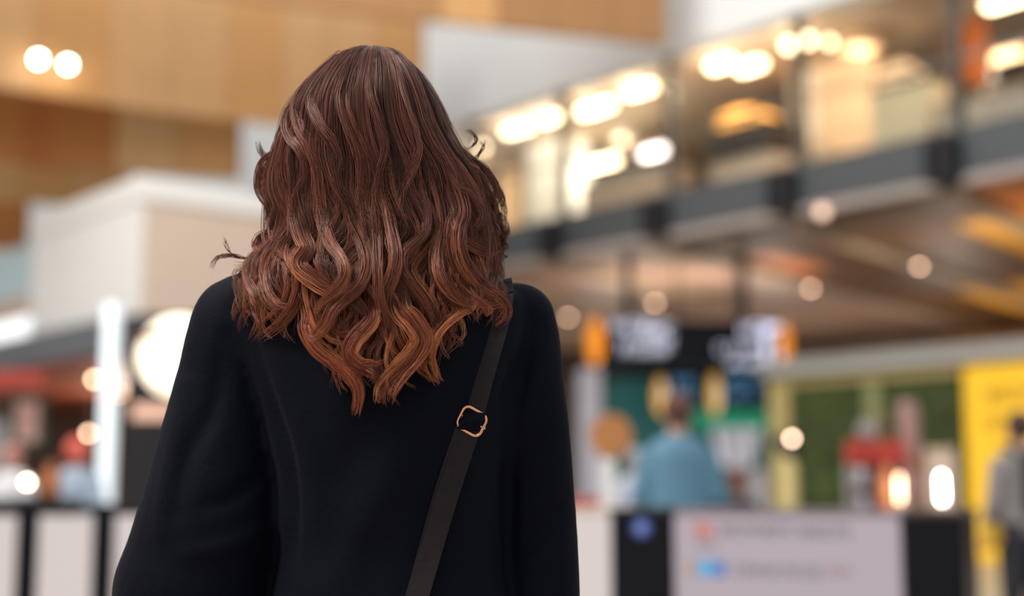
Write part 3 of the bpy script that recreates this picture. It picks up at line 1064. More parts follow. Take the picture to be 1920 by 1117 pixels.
def ribbon(m, pts, w, th):
    """flat band: pts centre line, w half width (in the picture plane), th thickness"""
    pts = np.array(pts)
    T = np.gradient(pts, axis=0)
    T /= np.linalg.norm(T, axis=1)[:, None]
    rings = []
    ref = np.array([0.97, 0.0, 0.24])
    for p, t_ in zip(pts, T):
        s = ref - t_ * np.dot(ref, t_)
        s /= np.linalg.norm(s) + 1e-9
        nn = np.cross(s, t_)
        rings.append([p + s * w + nn * th, p + s * w - nn * th, p - s * w - nn * th, p - s * w + nn * th])
    m.rings(rings)


UP = catmull([(943, 552), (941, 572), (936, 600), (919, 660), (901, 725), (886, 785)], 36)
LO = catmull([(884, 792), (868, 842), (852, 890), (836, 940), (812, 1020), (786, 1110), (760, 1190)], 36)
LO2 = catmull([(868, 800), (852, 846), (838, 888), (820, 946), (797, 1030), (774, 1115), (750, 1190)], 36)


def smoothp(A, it=6):
    A = np.array(A)
    for _ in range(it):
        A[1:-1] = 0.25 * A[:-2] + 0.5 * A[1:-1] + 0.25 * A[2:]
    return A


HWS = 19.5 * M_PX
part('strap', M_strap, bag, lambda m: ribbon(m, smoothp([on_coat(q[0], q[1], 0.004) for q in UP]), HWS, 0.0012))
top = on_coat(943, 552, 0.004)
over = [top]
zmax = 0.0
for q in np.linspace(0.012, 0.25, 24):
    h, _, _, _ = bvh.ray_cast(Vector((top[0] - 0.05 * q, top[1] + q, 1.6)), Vector((0, 0, -1)))
    if h is None:
        break
    zmax = max(zmax, h.z)
    over.append(np.array(h) + np.array([0, 0, 0.004]))
    if h.z < zmax - 0.06:
        break
part('strap', M_strap, bag, lambda m: ribbon(m, smoothp(over, 2), HWS, 0.0012))
lo = smoothp([on_coat(q[0], q[1], 0.006) for q in LO])
part('strap', M_strap, bag, lambda m: ribbon(m, np.vstack([lo, [bag_c + np.array([0.10, -0.12, 0.16]), bag_c + np.array([0.0, -0.05, 0.12])]]), HWS, 0.0012))
part('strap', M_strap, bag, lambda m: ribbon(m, smoothp([on_coat(q[0], q[1], 0.0025) for q in LO2]), HWS * 0.62, 0.0010))
part('bag_body', M_black, bag, lambda m: m.box(bag_c, (0.10, 0.26, 0.24), 0, 0.02))
bk = on_coat(885, 790, 0.008)
bu = np.array([math.cos(math.radians(-30)), 0, math.sin(math.radians(-30))])
bv = np.array([math.cos(math.radians(64)), 0, math.sin(math.radians(64))])
hu, hv, rc = 23.0 * M_PX, 20.5 * M_PX, 0.0075
rr_ = []
for sx, sy, a0 in ((1, 1, 0), (-1, 1, 90), (-1, -1, 180), (1, -1, 270)):
    for k in range(7):
        a = math.radians(a0 + 15 * k)
        rr_.append(bk + bu * (sx * (hu - rc) + rc * math.cos(a)) + bv * (sy * (hv - rc) + rc * math.sin(a)))
bkl = part('buckle', M_rose, bag, lambda m: m.tube(rr_, 0.0021, 10, closed=True), True, 'rose gold rounded buckle')
part('buckle_bar', M_rose, bkl, lambda m: m.tube([bk - bu * (hu + 0.003), bk + bu * (hu + 0.003)], 0.0017, 10), True)
part('strap_loop', M_coat, bag, lambda m: ribbon(m, [bk + bv * 0.012 + np.array([0, 0.001, 0]), bk + bv * 0.006 + np.array([0, -0.003, 0]), bk - bv * 0.006 + np.array([0, -0.003, 0]), bk - bv * 0.012 + np.array([0, 0.001, 0])], hu * 0.8, 0.0010))

# ------------------------------------------------------------------ upper storey: lamps and furnishings


def point_lamp(name, loc, power, color, radius=0.15):
    d = bpy.data.lights.new(name, 'POINT')
    d.energy = power
    d.color = color
    d.shadow_soft_size = radius
    o = bpy.data.objects.new(name, d)
    o.location = tuple(loc)
    COL.objects.link(o)
    return o


def spot_lamp(name, loc, power, color):
    d = bpy.data.lights.new(name, 'SPOT')
    d.energy = power
    d.color = color
    d.spot_size = math.radians(120)
    d.spot_blend = 0.6
    d.shadow_soft_size = 0.08
    o = bpy.data.objects.new(name, d)
    o.location = tuple(loc)
    COL.objects.link(o)
    return o


def box_lamp(px, py, t, w_px, h_px, m, label, glow=0.0, colr=(1, 0.85, 0.66), name='ceiling_light', group=None, rod=True, cat='ceiling light'):
    s, z = at_t(px, py, t)
    dep = float(np.linalg.norm(st(s, t, z) - EYE))
    k = dep / F_PX
    hw, hh = w_px * k * 0.5, h_px * k * 0.5
    hw *= 1.25                                  # the fixture runs along the hall, seen at an angle
    e = empty(name, st(s, t, z - hh), label, cat, group)
    part('diffuser', m, e, lambda q: sbox(q, s - hw, s + hw, t - 0.09, t + 0.09, z - hh, z + hh, min(hh, 0.09) * 0.4))
    part('housing', M_steel, e, lambda q: sbox(q, s - hw - 0.02, s + hw + 0.02, t - 0.10, t + 0.10, z + hh + 0.001, z + hh + 0.04, 0.008))
    if rod and z + hh + 0.05 < ZC:
        part('rod', M_mull, e, lambda q: sbox(q, s - 0.012, s + 0.012, t - 0.012, t + 0.012, z + hh + 0.04, ZC))
    if glow:
        point_lamp('lamp_light', st(s, t - 0.25, z - hh - 0.25), glow, colr)
    return e


G = 'linear lamps under the upper ceiling'
UP_L = [
    (1497, 80, 1.8, 44, 14, L_warm, 'warm linear ceiling lamp beside a single round bulb', 60),
    (1352, 120, 1.8, 40, 13, L_warm, 'warm linear ceiling lamp, left one of a close pair', 50),
    (1408, 124, 1.8, 44, 13, L_warm, 'warm linear ceiling lamp, right one of a close pair', 50),
    (1200, 168, 1.9, 52, 12, L_warm, 'warm linear ceiling lamp next to a faint round bulb', 70),
    (1118, 203, 2.0, 66, 12, L_warm, 'longest warm linear ceiling lamp on the upper floor', 70),
    (1032, 220, 2.1, 40, 11, L_warm, 'short warm linear ceiling lamp between two longer ones', 60),
    (972, 241, 2.1, 56, 11, L_warm, 'warm linear ceiling lamp above the white column', 60),
    (1132, 305, 4.0, 58, 11, L_warm, 'low hung warm linear lamp over the upper counter', 60),
    (1226, 285, 4.0, 46, 12, L_pink, 'low hung cool white linear lamp over the upper counter', 50),
    (1886, 104, 3.0, 62, 12, L_warm2, 'dim warm linear lamp beside the orange banner', 50),
    (1886, 2, 1.5, 60, 12, L_warm, 'warm linear lamp above the orange banner', 50),
    (1180, 243, 5.0, 110, 16, L_warm2, 'wide dim lamp deep inside the upper floor', 60),
]
for px, py, t, w_, h_, m_, lab, gl in UP_L:
    box_lamp(px, py, t, w_, h_, m_, lab, gl, group=G)


def bulb(px, py, t, r, m, label, top=ZC, name='pendant_bulb'):
    s, z = at_t(px, py, t)
    p = st(s, t, z)
    e = empty(name, p, label, 'pendant lamp')
    part('bulb', m, e, lambda q: q.ball(p, r), True)
    part('cap', M_steel, e, lambda q: q.lathe((p[0], p[1], p[2] + r * 0.85), [(r * 0.5, 0), (r * 0.5, r * 0.5), (r * 0.2, r * 0.7)], 16), True)
    if top > z + r * 1.6:
        part('cord', M_mull, e, lambda q: q.tube([p + np.array([0, 0, r * 1.4]), np.array([p[0], p[1], top])], 0.012, 6))
    return e


bulb(1556, 79, 1.8, 0.065, L_warm, 'round warm bulb beside a linear lamp on the upper floor')
bulb(1268, 170, 1.9, 0.05, L_warm2, 'faint round bulb between two linear lamps on the upper floor')
bulb(1850, 176, 3.0, 0.06, L_warm2, 'round bulb hanging low under the orange banner')
bulb(906, 276, 2.2, 0.07, L_warm, 'round warm bulb showing beside the curls of hair')
bulb(886, 258, 2.2, 0.05, L_warm2, 'small dim bulb close above the curls of hair')

# shaded pendants
for px, py, t, rw, rh, m_, lab in ((1402, 224, 2.6, 0.62, 0.20, L_orange, 'wide orange glowing pendant over a dark counter'), (1690, 140, 2.4, 0.42, 0.24, lamp('dish', (255, 208, 160), 1.0), 'dish shaped pendant lamp over the beige counter'), (1612, 82, 2.6, 0.40, 0.14, lamp('drum', (255, 214, 170), 0.35), 'low drum lamp under the taupe ceiling')):
    s, z = at_t(px, py, t)
    p = st(s, t, z)
    e = empty('pendant_lamp', p, lab, 'pendant lamp')
    part('shade', m_, e, lambda q: q.lathe((p[0], p[1], p[2] - rh), [(rw * 0.55, 0), (rw, rh * 0.5), (rw * 0.95, rh), (rw * 0.5, rh * 1.7), (0.05, rh * 2)], 32), True)
    part('rim', M_mull, e, lambda q: q.tube([(p[0] + rw * 1.0 * math.cos(a), p[1] + rw * 1.0 * math.sin(a), p[2] - rh * 0.55) for a in np.linspace(0, 2 * math.pi, 33)[:-1]], 0.025, 8, closed=True), True)
    part('cord', M_mull, e, lambda q: q.tube([p + np.array([0, 0, rh]), np.array([p[0], p[1], ZC])], 0.012, 6))
    point_lamp('lamp_light', p + np.array([0, 0, -rh - 0.3]), 40, (1, 0.8, 0.56))


def up_box(name, x0, x1, ytop, t, depth, m, label, cat, z0=ZS1 - 0.02, ybot=None, parts=None):
    """a block on the upper floor spanning photo columns x0..x1, top at photo row ytop"""
    s1, z1 = at_t(x0, ytop, t)
    s0, _ = at_t(x1, ytop, t)
    if ybot is not None:
        _, z0 = at_t((x0 + x1) / 2, ybot, t)
    e = empty(name, st((s0 + s1) / 2, t, z0), label, cat)
    return e, s0, s1, z0, min(z1, ZC - 0.002)


e, a, b_, z0, z1 = up_box('column', 985, 1046, 180, 3.2, 0.6, M_white, 'white round-edged column lit by warm lamps on the upper floor', 'column')
part('shaft', M_white, e, lambda q: sbox(q, a, b_, 3.2, 4.2, z0, ZC - 0.05, 0.06))
part('capital', M_cream, e, lambda q: sbox(q, a - 0.06, b_ + 0.06, 3.14, 4.26, ZC - 0.05, ZC, 0.01))
e, a, b_, z0, z1 = up_box('partition', 1050, 1084, 262, 4.6, 0.2, M_cream, 'cream partition panel behind the white column', 'partition')
part('board', M_cream, e, lambda q: sbox(q, a, b_, 4.6, 4.75, z0, z1, 0.01))
part('frame', M_mull, e, lambda q: sbox(q, a - 0.05, a - 0.002, 4.58, 4.78, z0, z1))
e, a, b_, z0, z1 = up_box('partition', 930, 975, 320, 4.6, 0.2, M_cream, 'peach partition panel left of the white column', 'partition')
part('board', mat('peach_board', (246, 206, 160), 0.6), e, lambda q: sbox(q, a, b_, 4.6, 4.75, z0, z1, 0.01))
part('foot', M_mull, e, lambda q: sbox(q, a, b_, 4.56, 4.599, z0, z0 + 0.1))
e, a, b_, z0, z1 = up_box('counter', 1090, 1250, 345, 2.0, 0.8, M_beige, 'long beige counter behind the glass on the upper floor', 'counter')
part('front', M_greige, e, lambda q: sbox(q, a, b_, 2.0, 2.7, z0, z1 - 0.05))
part('counter_top', M_white, e, lambda q: sbox(q, a - 0.05, b_ + 0.05, 1.95, 2.75, z1 - 0.049, z1, 0.01))
e, a, b_, z0, z1 = up_box('bar_counter', 1330, 1440, 248, 2.0, 0.8, M_black, 'dark bar counter under the orange pendant', 'counter')
part('front', M_greige, e, lambda q: sbox(q, a, b_, 2.0, 2.8, z0, z1 - 0.6))
part('counter_top', M_black, e, lambda q: sbox(q, a - 0.05, b_ + 0.05, 1.95, 2.85, z1 - 0.599, z1, 0.01))
e, a, b_, z0, z1 = up_box('partition', 1480, 1530, 110, 3.6, 0.2, M_white, 'pale tall panel beside the glazing post', 'partition')
part('board', mat('pale_grey_board', (226, 218, 204), 0.6), e, lambda q: sbox(q, a, b_, 3.6, 3.8, z0, z1, 0.01))
part('foot', M_mull, e, lambda q: sbox(q, a, b_, 3.56, 3.599, z0, z0 + 0.1))
e, a, b_, z0, z1 = up_box('partition', 1534, 1640, 120, 3.4, 0.2, M_cream, 'wide cream panel behind the drum lamp', 'partition')
part('board', M_beige, e, lambda q: sbox(q, a, b_, 3.4, 3.6, z0, z1, 0.01))
part('foot', M_mull, e, lambda q: sbox(q, a, b_, 3.36, 3.399, z0, z0 + 0.1))
e, a, b_, z0, z1 = up_box('counter', 1630, 1742, 170, 1.6, 0.8, M_beige, 'beige counter with dark top under the dish pendant', 'counter')
part('front', M_cream, e, lambda q: sbox(q, a, b_, 1.6, 2.3, z0, z1 - 0.06))
part('counter_top', M_mull, e, lambda q: sbox(q, a - 0.05, b_ + 0.05, 1.55, 2.35, z1 - 0.059, z1, 0.01))
e, a, b_, z0, z1 = up_box('banner', 1772, 1850, 48, 2.6, 0.1, M_beige, 'tall orange banner on the upper floor', 'banner', ybot=160)
part('cloth', mat('orange_banner', (206, 106, 26), 0.6, vary=0.15, scale=1.5), e, lambda q: sbox(q, a, b_, 2.6, 2.63, z0, z1, 0.004))
part('pole', M_mull, e, lambda q: [sbox(q, a - 0.05, a - 0.001, 2.6, 2.65, ZS1 - 0.02, ZC)])
e, a, b_, z0, z1 = up_box('counter', 1755, 1935, 195, 1.5, 0.8, M_beige, 'pale counter at the foot of the orange banner', 'counter')
part('front', M_greige, e, lambda q: sbox(q, a, b_, 1.5, 2.2, z0, z1 - 0.05))
part('counter_top', M_beige, e, lambda q: sbox(q, a - 0.05, b_ + 0.05, 1.45, 2.25, z1 - 0.049, z1, 0.01))
e, a, b_, z0, z1 = up_box('armchair', 1785, 1835, 152, 1.5, 0.6, M_greige, 'pale rounded seat back above the pale counter', 'chair', ybot=196)
part('backrest', M_greige, e, lambda q: sbox(q, a, b_, 2.3, 2.5, z0, z1, 0.09))
part('post', M_mull, e, lambda q: sbox(q, (a + b_) / 2 - 0.04, (a + b_) / 2 + 0.04, 2.36, 2.44, ZS1 - 0.02, z0))
for x0, x1, lab in ((440, 500, 'cream wall panel glowing behind the left curls'), (420, 436, 'narrow grey wall panel beside the cream one')):
    e, a, b_, z0, z1 = up_box('partition', x0, x1, 380, 3.0, 0.2, M_cream, lab, 'partition')
    part('board', M_cream if x1 == 500 else M_greige, e, lambda q: sbox(q, a, b_, 3.0, 3.2, z0, z1, 0.01))
    part('foot', M_mull, e, lambda q: sbox(q, a, b_, 2.96, 2.999, z0, z0 + 0.1))
for s_ in (16.5, 20.5, 24.5):
    e = empty('ceiling_light', st(s_, 3.0, ZC - 0.14), 'warm linear ceiling lamp over the far end of the upper floor', 'ceiling light', G)
    part('diffuser', L_warm2, e, lambda q: sbox(q, s_ - 0.6, s_ + 0.6, 2.9, 3.1, ZC - 0.14, ZC - 0.06, 0.01))
    part('housing', M_steel, e, lambda q: sbox(q, s_ - 0.62, s_ + 0.62, 2.88, 3.12, ZC - 0.059, ZC))
    point_lamp('lamp_light', st(s_, 2.8, ZC - 0.6), 90, (1, 0.85, 0.66))

# ------------------------------------------------------------------ under the mezzanine
for px, py, t, r_, lab in ((1065, 594, 5.0, 0.06, 'round downlight in the mauve soffit nearest her shoulder'), (1228, 567, 5.0, 0.06, 'round downlight in the mauve soffit above the black sign'), (1724, 498, 3.0, 0.05, 'round downlight on a beam in the brown soffit'), (1520, 540, 4.0, 0.05, 'downlight on the beam above the black sign end')):
    rr = ray(px, py)
    k = (ZS0 - 0.17 - EYE[2]) / rr[2]
    p = EYE + rr * k
    e = empty('downlight', p, lab, 'downlight')
    part('lens', L_down, e, lambda q: q.lathe((p[0], p[1], p[2] - 0.03), [(r_ * 0.8, 0), (r_, 0.03)], 20))
    part('ring', M_steel, e, lambda q: q.lathe((p[0], p[1], p[2] + 0.001), [(r_ * 1.25, 0), (r_ * 1.25, 0.16)], 20))
    spot_lamp('lamp_light', p + np.array([0, 0, -0.06]), 150, (1, 0.86, 0.72))
s, z = at_t(1538, 396, -0.3)
e = empty('downlight', st(s, -0.24, z), 'small round lamp set into the pale edge lip', 'downlight')
part('lens', lamp('lip', (255, 214, 190), 1.6), e, lambda q: q.ball(st(s, -0.25, z), 0.09), True)
part('ring', M_steel, e, lambda q: sbox(q, s - 0.06, s + 0.06, -0.26, -0.2, z + 0.08, z + 0.12))


def glyphs(mb, o, u, v, nn, W, H, seed, th=0.004):
    """a row of unreadable letter strokes, W wide and H high"""
    r = random.Random(seed)
    x = 0.0
    while x < W - H * 0.3:
        gw = H * r.uniform(0.45, 0.75)
        if r.random() < 0.16:
            x += gw * 0.6
            continue
        sw = H * 0.15
        kind = r.randint(0, 3)
        rects = [(0, sw, 0, H)]
        if kind in (0, 1):
            rects.append((gw - sw, gw, 0, H * (1 if kind == 0 else 0.6)))
        if kind in (0, 2):
            rects.append((0, gw, H * 0.42, H * 0.42 + sw))
        if kind in (1, 2, 3):
            rects.append((0, gw, H - sw, H))
        if kind == 3:
            rects.append((0, gw, 0, sw))
        for a0, a1, b0, b1 in rects:
            mb.prism([(x + a0, b0), (x + a1, b0), (x + a1, b1), (x + a0, b1)], o, u, v, nn, th)
        x += gw + H * 0.18
    return mb


def pbox(m, x0, x1, y0, y1, Y, d, bevel=0.0):
    """block facing the hall between photo columns/rows at distance Y, depth d"""
    A, B = atY(x0, y1, Y), atY(x1, y0, Y)
    m.box(((A[0] + B[0]) / 2, Y + d / 2, (A[2] + B[2]) / 2), (B[0] - A[0], d, B[2] - A[2]), 0, bevel)


X_, Z_, NF = np.array([1.0, 0, 0]), np.array([0, 0, 1.0]), np.array([0, -1.0, 0])
# overhead sign
YS = 25.6
p0 = atY(1290, 690, YS)
sg = empty('overhead_sign', p0, 'long black overhead sign with white lettering and orange ends on two rods', 'sign')
part('panel', M_navyblk, sg, lambda m: pbox(m, 1118, 1468, 600, 688, YS, 0.25, 0.03))
for i, (x0, x1) in enumerate(((1102, 1132), (1462, 1482))):
    A, B = atY(x0, 684 - 4 * i, YS - 0.02), atY(x1, 594 + 12 * i, YS - 0.02)
    c = (A + B) / 2
    part('end_light', L_amber, sg, lambda m: m.prism([((B[0] - A[0]) * 0.5 * math.cos(q), (B[2] - A[2]) * 0.5 * math.sin(q)) for q in np.linspace(0, 2 * math.pi, 25)[:-1]], c, X_, Z_, -NF, 0.3), label='glowing orange rounded end')
for x0, x1, y0, y1, sd in ((1146, 1236, 602, 622, 3), (1150, 1256, 640, 664, 4), (1205, 1255, 606, 634, 14), (1390, 1452, 606, 632, 5), (1346, 1452, 646, 662, 6), (1356, 1452, 672, 688, 7), (1432, 1456, 608, 680, 8)):
    A, B = atY(x0, y1, YS - 0.001), atY(x1, y0, YS - 0.001)
    kpart('lettering', L_text, sg, lambda m: glyphs(m, A, X_, Z_, NF, B[0] - A[0], B[2] - A[2], sd, 0.01))
for px in (1178, 1394):
    A = atY(px, 600, YS + 0.12)
    part('hanger_rod', M_dark, sg, lambda m: m.box((A[0], YS + 0.12, (A[2] + ZS0 + 0.02) / 2), (0.17, 0.1, ZS0 + 0.02 - A[2]), 0, 0.02))
# two small hanging signs
for x0, x1, y0, y1, lab, sd in ((1228, 1316, 706, 778, 'small hanging black sign with yellow disc above the person in blue', 21), (1330, 1424, 698, 778, 'small hanging black sign with yellow disc beside the dark poster', 22)):
    Yq = 26.2
    e = empty('hanging_sign', atY((x0 + x1) / 2, y1, Yq), lab, 'sign')
    part('panel', M_navyblk, e, lambda m: pbox(m, x0, x1, y0, y1 - 10, Yq, 0.12, 0.01))
    A, B = atY(x0, y1, Yq - 0.03), atY(x0 + 21, y0, Yq - 0.03)
    c = (A + B) / 2
    part('disc', mat('amber_disc', (222, 160, 24), 0.5, emit=(236, 170, 30), power=0.45), e, lambda m: m.prism([((B[0] - A[0]) * 0.5 * math.cos(q), (B[2] - A[2]) * 0.5 * math.sin(q)) for q in np.linspace(0, 2 * math.pi, 25)[:-1]], c, X_, Z_, -NF, 0.1))
    part('disc_inlay', mat('cream_inlay', (226, 214, 190), 0.5, emit=(226, 206, 180), power=0.45), e, lambda m: m.prism([((B[0] - A[0]) * 0.26 * math.cos(q), (B[2] - A[2]) * 0.38 * math.sin(q)) for q in np.linspace(0, 2 * math.pi, 25)[:-1]], c + NF * 0.012 + X_ * 0.06, X_, Z_, -NF, 0.01))
    for yy0, yy1 in ((y0 + 4, y0 + 22), (y0 + 32, y0 + 50)):
        A2, B2 = atY(x0 + 34, yy1, Yq - 0.001), atY(x1 - 6, yy0, Yq - 0.001)
        kpart('lettering', L_blue, e, lambda m: glyphs(m, A2, X_, Z_, NF, B2[0] - A2[0], B2[2] - A2[2], sd, 0.01))
    c2 = atY((x0 + x1) / 2, y0, Yq + 0.06)
    part('hanger_rod', M_dark, e, lambda m: m.box((c2[0], Yq + 0.06, (c2[2] + ZS0) / 2), (0.04, 0.04, ZS0 - c2[2])))

# teal poster wall
YT = 27.6
A, B = atY(1126, 955, YT), atY(1442, 690, YT)
tp = empty('poster_wall', (A[0] / 2 + B[0] / 2, YT, 0), 'dark teal poster wall with bright green field and pale lettering', 'poster')
part('board', M_teal, tp, lambda m: m.box(((A[0] + B[0]) / 2, YT + 0.15, B[2] / 2), (B[0] - A[0], 0.3, B[2]), 0, 0.01))
part('header', M_dark, tp, lambda m: pbox(m, 1128, 1440, 692, 712, YT - 0.012, 0.011))
part('green_field', M_green, tp, lambda m: pbox(m, 1300, 1438, 770, 806, YT - 0.01, 0.009))
part('navy_field', M_navyblk, tp, lambda m: pbox(m, 1338, 1440, 714, 768, YT - 0.011, 0.010))
for sd, pts in enumerate(([(0, 1), (0.24, 1), (0.34, 0), (0.2, 0)], [(0.3, 1), (0.55, 1), (0.55, 0), (0.38, 0)], [(0.6, 1), (1, 1), (0.8, 0), (0.62, 0)])):
    A, B = atY(1334, 874, YT - 0.011), atY(1426, 802, YT - 0.011)
    part('lettering', mat('pale_emissive_print', (196, 194, 206), 0.5, emit=(190, 190, 202), power=0.5), tp, lambda m: m.prism([(a * (B[0] - A[0]), c * (B[2] - A[2])) for a, c in pts], A, X_, Z_, -NF, 0.01))  # lettering given added emission for want of light
A = atY(1420, 925, YT - 0.02)
part('pale_patch', M_lav, tp, lambda m: pbox(m, 1404, 1438, 880, 960, YT - 0.012, 0.011))
A, B = atY(1086, 955, 27.2), atY(1128, 690, 27.2)
pl = empty('pillar', ((A[0] + B[0]) / 2, 27.3, 0), 'pale grey pillar beside the teal poster wall', 'pillar')
part('shaft', M_lav, pl, lambda m: m.box(((A[0] + B[0]) / 2, 27.35, B[2] / 2 + 0.04), (B[0] - A[0], 0.4, B[2] - 0.09), 0, 0.04))
part('foot', M_steel, pl, lambda m: m.box(((A[0] + B[0]) / 2, 27.35, 0.04), (B[0] - A[0] + 0.06, 0.46, 0.08), 0, 0.01))

# yellow shop front, along the mezzanine edge
TT = 2.0
sA, zA = at_t(1805, 685, TT)
sB, _ = at_t(1975, 685, TT)
ys = empty('advertising_panel', st((sA + sB) / 2, TT, 0), 'tall bright yellow advertising panel with faint dark lettering', 'panel')
part('board', M_yellow, ys, lambda m: sbox(m, sB - 0.5, sA, TT, TT + 0.3, 0, 2.98, 0.02))
for k, (yy0, yy1) in enumerate(((727, 756), (782, 808))):
    s1, z1 = at_t(1848, yy0, TT - 0.01)
    s0, z0 = at_t(1848, yy1, TT - 0.01)
    kpart('lettering', mat('dull_gold_letter', (140, 100, 20), 0.5), ys, lambda m: glyphs(m, st(s1, TT - 0.001, z0), -EV, Z_, -NV, 1.1, z1 - z0, 40 + k, 0.008))
s0, s1 = at_t(1796, 710, TT)[0], at_t(1478, 716, TT)[0]
hd_ = empty('hedge_backdrop', st((s0 + s1) / 2, TT + 0.1, 0), 'dark green hedge backdrop in a pale gold frame beside the yellow panel', 'backdrop')
part('hedge_panel', M_hedge, hd_, lambda m: sbox(m, s0 + 0.02, (s0 + s1) / 2 - 0.16, TT + 0.1, TT + 0.25, 0, 2.84))
part('hedge_panel', M_hedge, hd_, lambda m: sbox(m, (s0 + s1) / 2 + 0.16, s1, TT + 0.1, TT + 0.25, 0, 2.84))
part('pale_post', mat('sage_post', (150, 150, 104), 0.6), hd_, lambda m: sbox(m, (s0 + s1) / 2 - 0.15, (s0 + s1) / 2 + 0.15, TT + 0.08, TT + 0.25, 0, 2.84))
part('frame_top', M_ygold, hd_, lambda m: sbox(m, s0, s1 + 0.45, TT, TT + 0.3, 2.85, 3.0, 0.01))
part('frame_side', M_ygold, hd_, lambda m: sbox(m, s1 + 0.02, s1 + 0.45, TT, TT + 0.3, 0, 2.849, 0.01))
lf = MB()
r_ = random.Random(5)
for _ in range(2600):
    s_ = r_.uniform(s0 + 0.05, s1)
    if abs(s_ - (s0 + s1) / 2) < 0.2:
        continue
    c = Vector(st(s_, TT + 0.08 - r_.uniform(0, 0.07), r_.uniform(0.3, 2.8)))
    d = 0.05
    a = r_.uniform(0, 6.28)
    ux, uz = Vector(EV) * math.cos(a) + Vector((0, 0, math.sin(a))), Vector(-EV) * math.sin(a) + Vector((0, 0, math.cos(a)))
    tl = Vector(NV) * r_.uniform(-0.03, 0.03)
    vs = [lf.bm.verts.new(c + q) for q in (-ux * d, uz * d * 0.5 + tl, ux * d, -uz * d * 0.5 - tl)]
    lf.bm.faces.new(vs)
lo_ = lf.build('foliage', mat('hedge_leaf', (86, 100, 50), 0.6, vary=0.5, scale=2.0), hd_)
lo_['kind'] = 'stuff'
gf = MB()
sbox(gf, sB - 0.6, s1 + 0.5, TT - 0.2, TT + 0.45, 3.02, 3.30, 0.02)
tag(gf.build('trim_7', M_greyf), kind='structure')

# added fill lights hidden on the shop fronts, brightening the soffit
for s_, t_, z_, lab in ((1.2, TT + 0.34, 3.301, 'slim uplighter added unseen on the grey fascia over the yellow panel'), (4.2, TT + 0.34, 3.301, 'slim uplighter added unseen on the grey fascia over the hedge')):
    e = empty('fill_light', st(s_, t_, z_), lab, 'fill_light')
    part('trough', M_steel, e, lambda m: sbox(m, s_ - 0.6, s_ + 0.6, t_ - 0.08, t_ + 0.08, z_, z_ + 0.015))
    part('tube', L_warm2, e, lambda m: sbox(m, s_ - 0.55, s_ + 0.55, t_ - 0.03, t_ + 0.03, z_ + 0.016, z_ + 0.03))
    p = st(s_, t_, z_ + 0.05)
    area('lamp_light', p, p + np.array([0, 0, 1]) + NV * 0.9, (1.1, 0.1), UPL, (1, 0.86, 0.68))
for q in (2.6, 4.2):
    z_ = atY(1300, 690, YT)[2] + 0.001
    e = empty('fill_light', (q, YT + 0.15, z_), 'slim uplighter added unseen on top of the teal poster wall', 'fill_light', 'added fill lights on the poster wall')
    part('trough', M_steel, e, lambda m: m.box((q, YT + 0.15, z_ + 0.025), (1.2, 0.16, 0.05)))
    part('tube', L_warm2, e, lambda m: m.box((q, YT + 0.15, z_ + 0.066), (1.1, 0.06, 0.028)))
    area('lamp_light', (q, YT + 0.15, z_ + 0.12), (q, YT + 0.5, z_ + 1), (1.1, 0.1), UPL * 1.6, (1, 0.86, 0.72))

for s_, t_, lab in ((3.5, 11.0, 'bowl floor uplighter added unseen behind the yellow shop front'), (8.5, 11.0, 'bowl floor uplighter added unseen behind the teal poster wall'), (13.0, 10.0, 'bowl floor uplighter added unseen behind the pale grey pillar'), (18.0, 9.0, 'bowl floor uplighter added unseen at the far end under the mezzanine')):  # added lamps, out of sight, lifting the deep soffit
    p = st(s_, t_, 0)
    e = empty('floor_fill_light', p, lab, 'lamp')
    part('base', M_dark, e, lambda m: m.lathe(p, [(0.2, 0), (0.2, 0.03)], 20))
    part('pole', M_steel, e, lambda m: m.lathe(p + np.array([0, 0, 0.031]), [(0.02, 0), (0.02, 1.75)], 10))
    part('bowl', M_steel, e, lambda m: m.lathe(p + np.array([0, 0, 1.782]), [(0.05, 0), (0.2, 0.12), (0.22, 0.16)], 24), True)
    area('lamp_light', p + np.array([0, 0, 1.99]), p + np.array([0, 0, 4]), (0.4, 0.4), 95, (1, 0.88, 0.76))

# ------------------------------------------------------------------ people in the hall


def lpart(name, me, m, parent):
    """child whose mesh is already in the parent's own coordinates"""
    me.materials.clear()
    me.materials.append(m)
    o = bpy.data.objects.new(name, me)
    COL.objects.link(o)
    o.parent = parent
    return o


